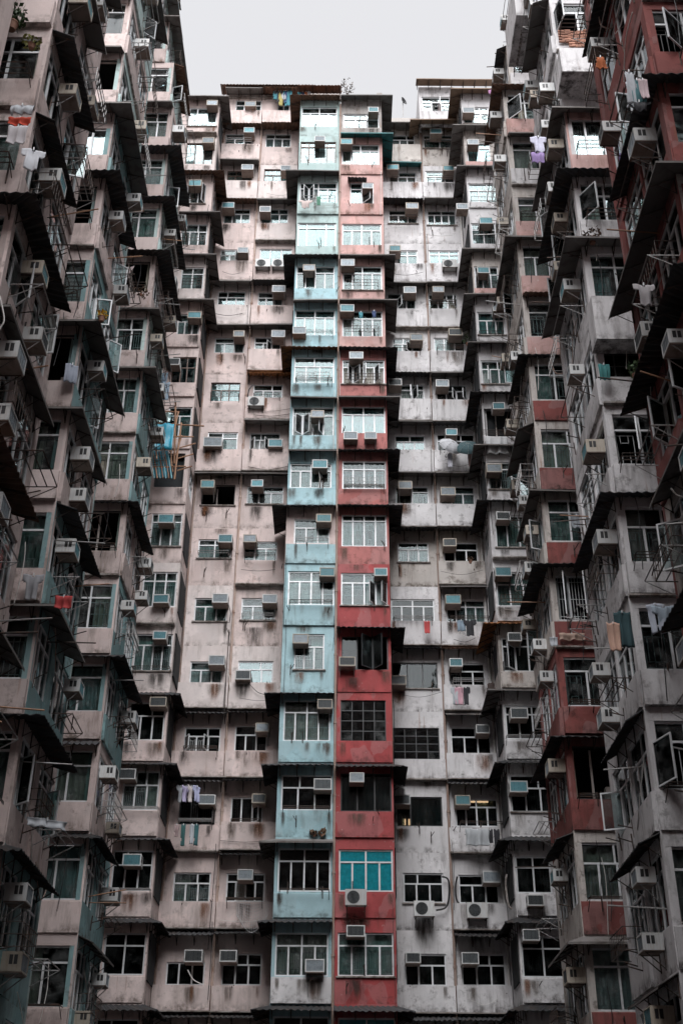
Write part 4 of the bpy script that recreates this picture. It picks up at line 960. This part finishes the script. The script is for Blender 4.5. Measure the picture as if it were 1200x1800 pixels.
garment('towel', 872, 768, 42.4, .95, .85, (.55, .56, .57), 'patterned sheet over the sill of the dark flat in the right corner bay')
garment('towel', 810, 1090, 44.3, .35, .5, (.2, .26, .32), 'blue grey cloth on a rack of the right white column'); garment('shirt', 825, 1090, 44.3, .55, .7, BLKc, 'black shirt on a rack of the right white column')
garment('towel', 750, 1092, 44.4, .25, .55, (.45, .07, .07), 'red rag hanging from a white column window rack')
for px, c, cn, k in ((799, WHT, 'white', 'shirt'), (806, PNKc, 'pink', 'towel'), (818, BLKc, 'black', 'shirt')): garment(k, px, 1208, 44.2, .35, .75, c, '%s %s hanging below a window, right white column' % (cn, LN[k]))
garment('dress', 862, 1200, 43.8, .5, .6, (.07, .05, .045), 'dark brown sack hanging between white column and corner bay', name='hanging_sack')
for i, (px, c, cn) in enumerate(((318, WHT, 'white'), (327, LAVc, 'lavender'), (337, (.6, .55, .55), 'cream'), (347, (.4, .42, .6), 'pale blue'))): garment('shirt', px, 1382, 44.4, .42, .62, c, '%s shirt above a dark window of the left pink column' % cn, rz=.9)
for i, (px, c, cn, l_) in enumerate(((311, (.4, .3, .3), 'dusty pink', .45), (323, (.04, .12, .12), 'dark green', .8), (338, WHT, 'white', .75), (346, (.04, .12, .13), 'blackish green', .8))): garment('sock', px, 1449, 44.3, .2, l_, c, 'long %s stocking below a left pink column window' % cn)
garment('towel', 838, 1457, 44.2, .9, .62, (.42, .44, .46), 'patterned grey shawl on a rack, lower right white column'); garment('towel', 861, 1458, 44.2, .18, .5, BLKc, 'left black rag beside the patterned shawl'); garment('towel', 872, 1458, 44.2, .22, .7, BLKc, 'right black rag beside the patterned shawl')
nb = MB(); rows_ = 9
pa, pb_ = at(417, 1584, 44.3), at(472, 1582, 44.3); wn = pb_.x - pa.x
def netp(u, v): return (u * wn, -.02 * math.sin(u * 9), -v * (.35 + .75 * math.sin(math.pi * min(1, u * .8 + .1)) ** 1.5))
for i in range(15): nb.tube([netp(i / 14, k / rows_) for k in range(rows_ + 1)], .006, 3)
for k in range(rows_ + 1): nb.tube([netp(i / 14, k / rows_) for i in range(15)], .006 if k < rows_ else .016, 3)
tag(put('hanging_net', nb, cloth((.55, .55, .56)), None, T(*pa)), 'pale lace net hung below a pink column window', 'net')
# left wing
garment('towel', 40, 184, 17.4, .5, .26, WHT, 'white folded towel on top of the laundry pile at the left edge'); garment('towel', 36, 207, 17.4, .5, .2, REDc, 'red towel in the laundry pile at the left edge'); garment('towel', 33, 222, 17.4, .42, .5, (.5, .48, .5), 'patterned blouse below the red towel at the left edge')
garment('shirt', 60, 262, 17.4, .5, .62, (.56, .58, .62), 'white T-shirt hanging at the left edge of the picture', rz=.2)
garment('towel', 292, 672, 40., .35, .9, (.35, .45, .55), 'pale blue sheet hanging by the bamboo frame'); garment('towel', 285, 655, 40., .5, .6, (.2, .28, .36), 'dark blue cloth hanging by the bamboo frame')
garment('towel', 113, 1048, 24.3, .4, .3, (.45, .06, .06), 'red and cream cloth on a rack of the second left bay'); garment('towel', 84, 1440, 24.2, .85, .18, WHT, 'white rolled cloth on a rack, lower left wing', rz=.5)
# right wing
garment('dress', 1104, 125, 17.2, .34, 1.15, WHT, 'long white dress hanging beside the dark red bay'); garment('towel', 1118, 140, 17.2, .3, .7, (.08, .2, .22), 'dark teal towel beside the long white dress'); garment('towel', 1128, 140, 17.1, .2, .6, (.5, .4, .42), 'pale pink towel beside the long white dress')
garment('shirt', 1122, 178, 17.15, .5, .28, BLKc, 'black shorts below the teal towel on the right wing'); garment('dress', 1054, 100, 17.2, .3, .35, ORA, 'orange bag hanging from an air conditioner, right wing', name='hanging_bag')
garment('shirt', 945, 240, 25., .5, .7, (.45, .45, .55), 'pale shirt hanging in the right wing'); garment('towel', 944, 268, 25., .4, .4, (.28, .2, .4), 'violet towel below the pale shirt, right wing'); garment('shirt', 866, 158, 41.5, .5, .9, (.33, .16, .3), 'plum shirt hanging beside the right roof')
garment('trousers', 1150, 1062, 24.6, .5, .75, (.46, .5, .58), 'pale blue trousers under an awning, right wing'); garment('shirt', 1164, 1066, 24.6, .55, .6, (.36, .43, .5), 'blue grey shirt next to pale trousers, right wing')
garment('towel', 1076, 1095, 24.5, .3, .7, (.5, .32, .25), 'peach curtain cloth hanging in the right wing'); garment('towel', 1092, 1075, 24.6, .4, .9, (.03, .07, .08), 'dark green cloth beside the peach curtain'); garment('towel', 972, 1120, 33., .25, .3, WHT, 'small white cloth on the red bay sill')
garment('towel', 946, 1105, 41., .15, .5, (.15, .3, .45), 'blue towel between the corner bay and red bay'); garment('towel', 1004, 1113, 33.2, .8, .22, (.45, .32, .26), 'two pinkish mats pinned on a red bay front')

# ------------------------------------------------------------------ umbrellas drying on the rack
def umbrella(px, py, D, mat, label, tilt, lean):
    p = at(px, py, D); M = T(*p) @ RZ(lean) @ Matrix.Rotation(tilt, 4, 'X')
    t = thing('open_umbrella', label, 'umbrella', M, 'umbrellas on a rack')
    N = 8; R_ = .56; b = MB(); rings = 5; sub = 4; n = N * sub
    for a in range(rings + 1):
        f_ = a / rings
        for k in range(n):
            an = 2 * math.pi * k / n; sc_ = 1 - .07 * f_ * math.sin((k % sub) / sub * math.pi)
            r_ = R_ * math.sin(f_ * 1.25) / math.sin(1.25) * sc_
            b.v.append((r_ * math.cos(an), r_ * math.sin(an), .27 * (math.cos(f_ * 1.25) - math.cos(1.25)) / (1 - math.cos(1.25)) - .015 * f_ * math.sin((k % sub) / sub * math.pi)))
    for a in range(rings):
        for k in range(n): j = (k + 1) % n; b.f.append((a * n + k, a * n + j, (a + 1) * n + j, (a + 1) * n + k))
    put('cover', b, mat, t, Matrix(), False)
    for k in range(N):
        an = 2 * math.pi * k / N; rb = MB(); pts = [(R_ * math.sin(f_ * 1.25) / math.sin(1.25) * math.cos(an), R_ * math.sin(f_ * 1.25) / math.sin(1.25) * math.sin(an), .27 * (math.cos(f_ * 1.25) - math.cos(1.25)) / (1 - math.cos(1.25)) + .004) for f_ in (.02, .35, .7, 1)]
        put('rib', rb.tube(pts, .006, 4), STEEL, t, Matrix(), False)
    put('shaft', MB().bar((0, 0, -.45), (0, 0, .36), .008, 6), STEEL, t, Matrix(), False)
    put('handle', MB().tube([(0, 0, -.43), (0, 0, -.55), (.03, 0, -.6), (.07, 0, -.58), (.075, 0, -.53)], .013, 6), BLK, t, Matrix(), False)
umbrella(791, 785, 44.1, cloth((.52, .53, .56)), 'open silver grey umbrella drying on a rack in the right white column', rad(66), rad(24))
umbrella(822, 788, 43.95, cloth((.05, .095, .105)), 'open dark green umbrella drying beside the silver grey one', rad(62), rad(-6))

# ------------------------------------------------------------------ bamboo frame with tarpaulin on the left corner bay
def S(x, y, D): return at(240 + x / 7.5, 680 + y / 7.5, D)
t = thing('bamboo_scaffold', 'rickety bamboo pole frame outside the left pink corner bay', 'scaffold', T(-8, 42.2, ZB(7)))
for (a, b_), r_ in (((((235, 315), (268, 950))), .035), ((((517, 200), (500, 1010))), .045), ((((552, 335), (440, 850))), .035), ((((592, 475), (500, 1215))), .04), ((((470, 500), (455, 1050))), .035), ((((425, 640), (480, 1120))), .03), ((((600, 640), (520, 900))), .03),
        ((((235, 320), (572, 330))), .03), ((((160, 478), (890, 516))), .035), ((((190, 650), (752, 660))), .033), ((((575, 802), (780, 745))), .03), ((((540, 945), (752, 885))), .03), ((((440, 1050), (652, 1050))), .033), ((((540, 1105), (735, 1045))), .03), ((((140, 1050), (440, 1058))), .03), ((((180, 820), (450, 815))), .03)):
    D = 42.2 + rng.uniform(-.35, .25); put('bamboo_pole', MB().bar(S(*a, D), S(*b_, D + rng.uniform(-.2, .2)), r_, 6), BAMB, t, Matrix())
SLT = simple('weathered_blue_board', (.16, .36, .42), .7, 0, .3, 4, (.3, .36, .38), .7)
for k in range(7):
    x = 205 + k * 38; put('bamboo_slat', MB().bar(S(x - 20, 850, 42.4), S(x + 32, 1205, 42.0), .028, 5), BAMB if k % 2 else SLT, t, Matrix())
def drape(q4, D, mat, name, label, nx=12, nz=8, amp=.05):
    A, B, C_, D_ = [S(*k, D) for k in q4]; rows = []; o0 = A.copy(); rr = random.Random(9)
    for k in range(nz + 1):
        v = k / nz; row = []
        for i in range(nx + 1):
            u = i / nx; p = A.lerp(B, u).lerp(D_.lerp(C_, u), v); p = p + Vector((0, amp * math.sin(u * 15 + v * 2) + amp * .6 * math.sin(v * 9 + u * 4), amp * .5 * math.sin(u * 11))); row.append(p - o0)
        rows.append(row)
    return tag(put(name, MB().sheet(rows, .01), mat, None, T(*o0), smooth=True), label, 'tarpaulin')
drape([(140, 480), (500, 485), (470, 830), (178, 820)], 41.75, TARP, 'tarpaulin', 'crumpled bright blue tarpaulin tied on the bamboo frame')
drape([(185, 850), (420, 840), (430, 1190), (245, 1200)], 42.55, TARP, 'tarpaulin', 'blue sheet behind the slats of the bamboo frame', amp=.02)
drape([(245, 335), (490, 335), (490, 478), (245, 478)], 41.95, GLA, 'plastic_sheet', 'clear plastic sheet across the top of the bamboo frame', amp=.03)

# ------------------------------------------------------------------ plants
p = at(20, 52, 17.6); potted(p, 'bushy green potted plant outside the window at the top left', LEAF, 130, .3, .5, .16, .13, 2)
p = at(55, 85, 17.4); potted((p.x, p.y, p.z), 'trailing yellow green plant on the rack at the top left', simple('yellow_green_leaf', (.2, .2, .04), .6, 0, .3, 5, None, .3, 0), 60, .22, .12, .12, .08, 5)
p = at(178, 565, 24.6); potted(p, 'small pot of bright yellow flowers in a rack of the second left bay', YEL, 46, .14, .16, .11, .09, 6)
p = at(1041, 428, 25.1); potted(p, 'dry brownish plant on the sill of the middle right bay', LEAFD, 70, .3, .25, .14, .11, 7)
p = at(1118, 668, 25.0); potted(p, 'green plant squeezed beside the old steel window, right wing', LEAF, 70, .2, .4, .13, .1, 8)
D = COLS['D'][2] - .14
for k, px in enumerate((552, 566)):
    p = at(px, 1471, D); t_ = potted((p.x, D, p.z), ('left' if k == 0 else 'right') + ' spiky potted plant on the ledge of the blue strip', LEAFD, 22, .13, .16, .24, .05, 20 + k, 'spiky plants on a blue ledge')
p = at(822, 600, 44.6); potted((p.x, p.y, p.z - .3), 'leafy plant by the open window, upper right white column', LEAF, 60, .25, .5, .12, .1, 9)
p = at(818, 990, 44.3); potted((p.x + .2, p.y, p.z), 'small dry plant on the sill of the right white column', LEAFD, 40, .15, .2, .12, .07, 10)
p = at(248, 520, 34.); potted(p, 'rust coloured weed on an awning of the third left bay', LEAFD, 60, .3, .14, .13, .05, 12)

# ------------------------------------------------------------------ bare brickwork and boxed-out balconies on the middle right bay
bm = cached(('brick',), lambda: MB().box(0, .19, 0, .06, 0, .052))
p0 = at(978, 84, 25.3); z0_ = p0.z
for rw in range(13):
    n_ = 7 if rw > 3 else 5
    for k in range(n_):
        if rng.random() < .06: continue
        x = 7.02 + k * .205 + (.1 if rw % 2 else 0) + (0 if rw > 3 else .3)
        put('brick', bm, BRK, R2, T(x, 25.4 - .17 + rng.uniform(-.02, .02), z0_ + rw * .064) @ RZ(rng.uniform(-.04, .04)) @ Matrix.Rotation(rng.uniform(-.06, .06), 4, 'Y'))
a = at(968, 125, 24.3); b_ = at(968, 84, 24.3)
put('boxed_balcony', MB().box(0, 2.05, 0, 1.05, 0, b_.z - a.z), LAV, R2, T(6.72, 24.3, a.z))
a = at(1034, 595, 24.7); b_ = at(1034, 520, 24.7)
put('boxed_balcony', MB().box(0, 1.95, 0, .64, 0, b_.z - a.z), LAV, R2, T(6.78, 24.7, a.z))
a = at(945, 27, 27.0); put('boxed_balcony', MB().box(0, .9, 0, 2.2, 0, 1.9), LAV, R2, T(6.1, 27.0, a.z))

# ------------------------------------------------------------------ hoses, cables, bulbs
def hose(block, pts, r, mat, name='drain_hose'):
    P = [Vector(p) for p in pts]; out = []
    for i in range(len(P) - 1):
        p0, p1, p2, p3 = P[max(i - 1, 0)], P[i], P[i + 1], P[min(i + 2, len(P) - 1)]
        for k in range(5):
            t_ = k / 5; out.append(.5 * ((2 * p1) + (p2 - p0) * t_ + (2 * p0 - 5 * p1 + 4 * p2 - p3) * t_ ** 2 + (3 * p1 - p0 - 3 * p2 + p3) * t_ ** 3))
    out.append(P[-1]); o0 = out[0]
    return put(name, MB().tube([tuple(p - o0) for p in out], r, 5), mat, block, T(*o0))
A_ = lambda pts, D: [at(x, y, D) for x, y in pts]
hose(white, A_([(776, 1541), (787, 1546), (789, 1570), (784, 1594), (766, 1600)], 45.0), .035, BLK)
hose(white, A_([(803, 1541), (800, 1560), (804, 1586), (825, 1598)], 45.0), .035, BLK)
hose(white, A_([(890, 1537), (888, 1555), (893, 1590), (899, 1598)], 42.6), .035, GREYP)
hose(pink, A_([(444, 677), (438, 685), (435, 702)], 44.9), .03, BLK)
hose(pink, A_([(398, 1055), (405, 1075), (403, 1095)], 44.8), .018, BLK)
hose(pink, A_([(392, 1165), (402, 1185), (404, 1210)], 44.8), .018, WPIPE)
hose(pink, A_([(436, 1200), (455, 1218), (476, 1221)], 44.8), .014, BLK)
hose(blue, A_([(558, 820), (562, 840), (560, 858)], 42.9), .014, WPIPE)
hose(pink, A_([(330, 1705), (340, 1722), (357, 1731)], 44.6), .02, WPIPE)
hose(R0, A_([(1052, 30), (1056, 45), (1072, 50), (1077, 44)], 20.), .02, PIPE); hose(R1, A_([(967, 632), (975, 655), (992, 656)], 33.), .025, PIPE)
hose(R0, A_([(1178, 858), (1188, 870), (1200, 874)], 17.1), .015, STEEL); hose(bay0, A_([(0, 520), (8, 560), (2, 575), (-6, 590)], 17.3), .015, WPIPE)
hose(pink, A_([(450, 190), (447, 210), (445, 245)], 44.9), .02, PIPE)
for px, py, D, nm in ((717, 1449, 45.5, 'small lit orange lamp glowing behind the white column window beside red'), (842, 1408, 45.45, 'row of warm light at the top of a right white column window')):
    p = at(px, py, D); t = thing('room_lamp', nm, 'lamp', T(*p)); k = .34 if py < 1420 else .14
    put('bulb', MB().box(-k, k, -.03, .03, -.06 if py < 1420 else -.2, .06 if py < 1420 else .2), LAMP, t, Matrix(), False)
    put('fitting', MB().box(-k * .5, k * .5, -.03, .03, .061 if py < 1420 else .201, .14 if py < 1420 else .26), F_K, t, Matrix(), False)

# loose cables strung along the end wall
for c, k_ in (('B', 9), ('C', 9), ('F', 9), ('G', 9), ('D', 6), ('E', 6), ('A', 4), ('H', 4)):
    x0, x1, D = COLS[c]
    for k in range(k_):
        z = ZB(rng.randrange(0, 15)) + rng.uniform(.15, .6); xa = rng.uniform(x0, x0 + .6); xb = rng.uniform(x1 - .6, x1); y = D - rng.uniform(.1, .16) - (.3 if c in 'BCFG' else 0)
        if rng.random() < .4: P_ = [(xa, y, z), ((xa + xb) / 2, y, z - rng.uniform(.05, .2)), (xb, y, z + rng.uniform(-.1, .1))]
        else: xx = rng.choice((x0 + .08, x1 - .1)) + rng.uniform(-.04, .04); P_ = [(xx, y, z), (xx + rng.uniform(-.05, .05), y, z - .8), (xx + rng.uniform(-.06, .06), y, z - rng.uniform(1.4, 4.))]
        hose(BLK_OF[c], P_, rng.choice((.008, .01, .013)), rng.choice((BLK, BLK, BLK, IRON, WPIPE)), 'cable')
for blk_, X, D0, D1, s_ in ((bay1, -7.1, 25.2, 28.9, 1), (bay2, -7.3, 34.6, 38.3, 1), (R1, 6.62, 33.4, 37.1, -1), (R2, 6.9, 25.4, 29.4, -1), (bay0, -6.85, 18, 21.9, 1), (R0, 6.95, 17.6, 21.8, -1)):
    for k in range(12):
        z = rng.uniform(5, 38 if D0 > 24 else 28); d = rng.uniform(D0, D1 - 1)
        hose(blk_, [(X + s_ * .08, d, z), (X + s_ * .12, d + .7, z - rng.uniform(.1, .8)), (X + s_ * .08, d + 1.4, z - rng.uniform(0, 1.6))], .013, rng.choice((BLK, WPIPE, PIPE)), 'cable')
        fx = X - s_ * rng.uniform(.15, 1.5); hose(blk_, [(fx, D0 - .16, z), (fx + .05, D0 - .17, z - .7), (fx - .04, D0 - .16, z - rng.uniform(1.2, 2.6))], .011, rng.choice((BLK, BLK, WPIPE)), 'cable')

# drip, rust and soot stains below units, sills and pegs
for c, lst in ACS.items():
    for px, py, tone, n in lst:
        if (c, n) not in CELL: continue
        p, hole, M = CELL[c, n]; x = at(px, py, COLS[c][2] - .3).x
        if hole[2] > .5 and rng.random() < .6: stain(BLK_OF[c], T(x, COLS[c][2] - p - .024, ZB(n) + hole[2] - .1), rng.choice((.5, .7, .9)), min(hole[2] - .12, rng.choice((.6, .8, 1.))), rng.choice((ST_B, ST_B, ST_K, ST_R)))
for (c, n), (p, hole, M) in CELL.items():
    x0, x1, D = COLS[c]
    for k in range(rng.choice((0, 1, 1, 2))):
        x = rng.choice((x0 + hole[0] + .1, x0 + hole[1] - .1, rng.uniform(x0 + .3, x1 - .3)))
        stain(BLK_OF[c], T(x, D - p - .026 - .002 * k, ZB(n) + hole[2] - .07), rng.choice((.2, .2, .3, .5)), max(.2, min(hole[2] - .1, rng.choice((.5, .7, .9)))), rng.choice((ST_B, ST_R, ST_K)) if c not in 'DE' else ST_B)
    if p < .05 and rng.random() < .5: stain(BLK_OF[c], T((x0 + x1) / 2 + rng.uniform(-.4, .4), D - .006, ZB(n) + FH - .02), rng.choice((.8, 1.2)), .4, ST_B)
for px, py, w_, h_, D in ((745, 1612, .8, 1.3, 45.2), (838, 1614, 1., 1.5, 45.2), (470, 1105, .0, .0, 45.2), (446, 1100, .9, 1.0, 45.2), (615, 1605, .6, .9, 43.2), (355, 805, .5, .8, 45.2), (620, 1190, .7, .6, 43.2), (553, 1718, .7, .8, 43.2)):
    if w_: p_ = at(px, py, D - .14); stain(white if px > 700 else (red if px > 590 else (blue if px > 500 else pink)), T(p_.x, D - .15 if D < 44 else D - .03, p_.z), w_, h_, ST_K)

for blk_, X, D0, D1, s_, zs in ((bay1, -7.1, 25.2, 28.9, 1, (9, 34)), (bay2, -7.3, 34.6, 38.3, 1, (9, 42)), (R1, 6.62, 33.4, 37.1, -1, (9, 41)), (R2, 6.9, 25.4, 29.4, -1, (7, 34)), (bay0, -6.85, 18, 21.9, 1, (6, 26)), (R0, 6.95, 17.6, 21.8, -1, (6, 26))):
    for k in range(9):
        z = rng.uniform(*zs); d = rng.uniform(D0 + .2, D1 - .2); L_ = rng.uniform(.7, 1.3)
        put('drying_pole', MB().bar((0, 0, 0), (s_ * L_, rng.uniform(-.25, .25), rng.uniform(-.1, .25)), .018, 5), rng.choice((IRON, BAMB, STEEL)), blk_, T(X, d, z))
for i, (px, py, D, k, w_, h_, c, lb) in enumerate(((128, 640, 24.9, 'towel', .35, .6, (.3, .33, .4), 'grey blue towel on a pole of the second left bay'), (226, 470, 34.2, 'shirt', .5, .6, (.4, .33, .33), 'dusty pink shirt hung outside the third left bay'),
    (60, 1010, 24.8, 'shirt', .5, .65, (.3, .3, .32), 'grey shirt hanging low on the second left bay'), (1012, 905, 33.0, 'towel', .4, .5, (.32, .35, .38), 'pale grey towel beside a red bay window'), (1060, 640, 25.0, 'towel', .3, .5, (.05, .2, .2), 'dark teal towel by the old steel window'),
    (1130, 500, 17.2, 'shirt', .42, .5, (.35, .33, .34), 'grey shirt hung out of the nearest right bay'), (985, 345, 32.9, 'shirt', .5, .6, (.25, .25, .33), 'slate blue shirt hung on the far right bay'))):
    garment(k, px, py, D, w_, h_, c, lb, rz=rng.uniform(-.6, .6))
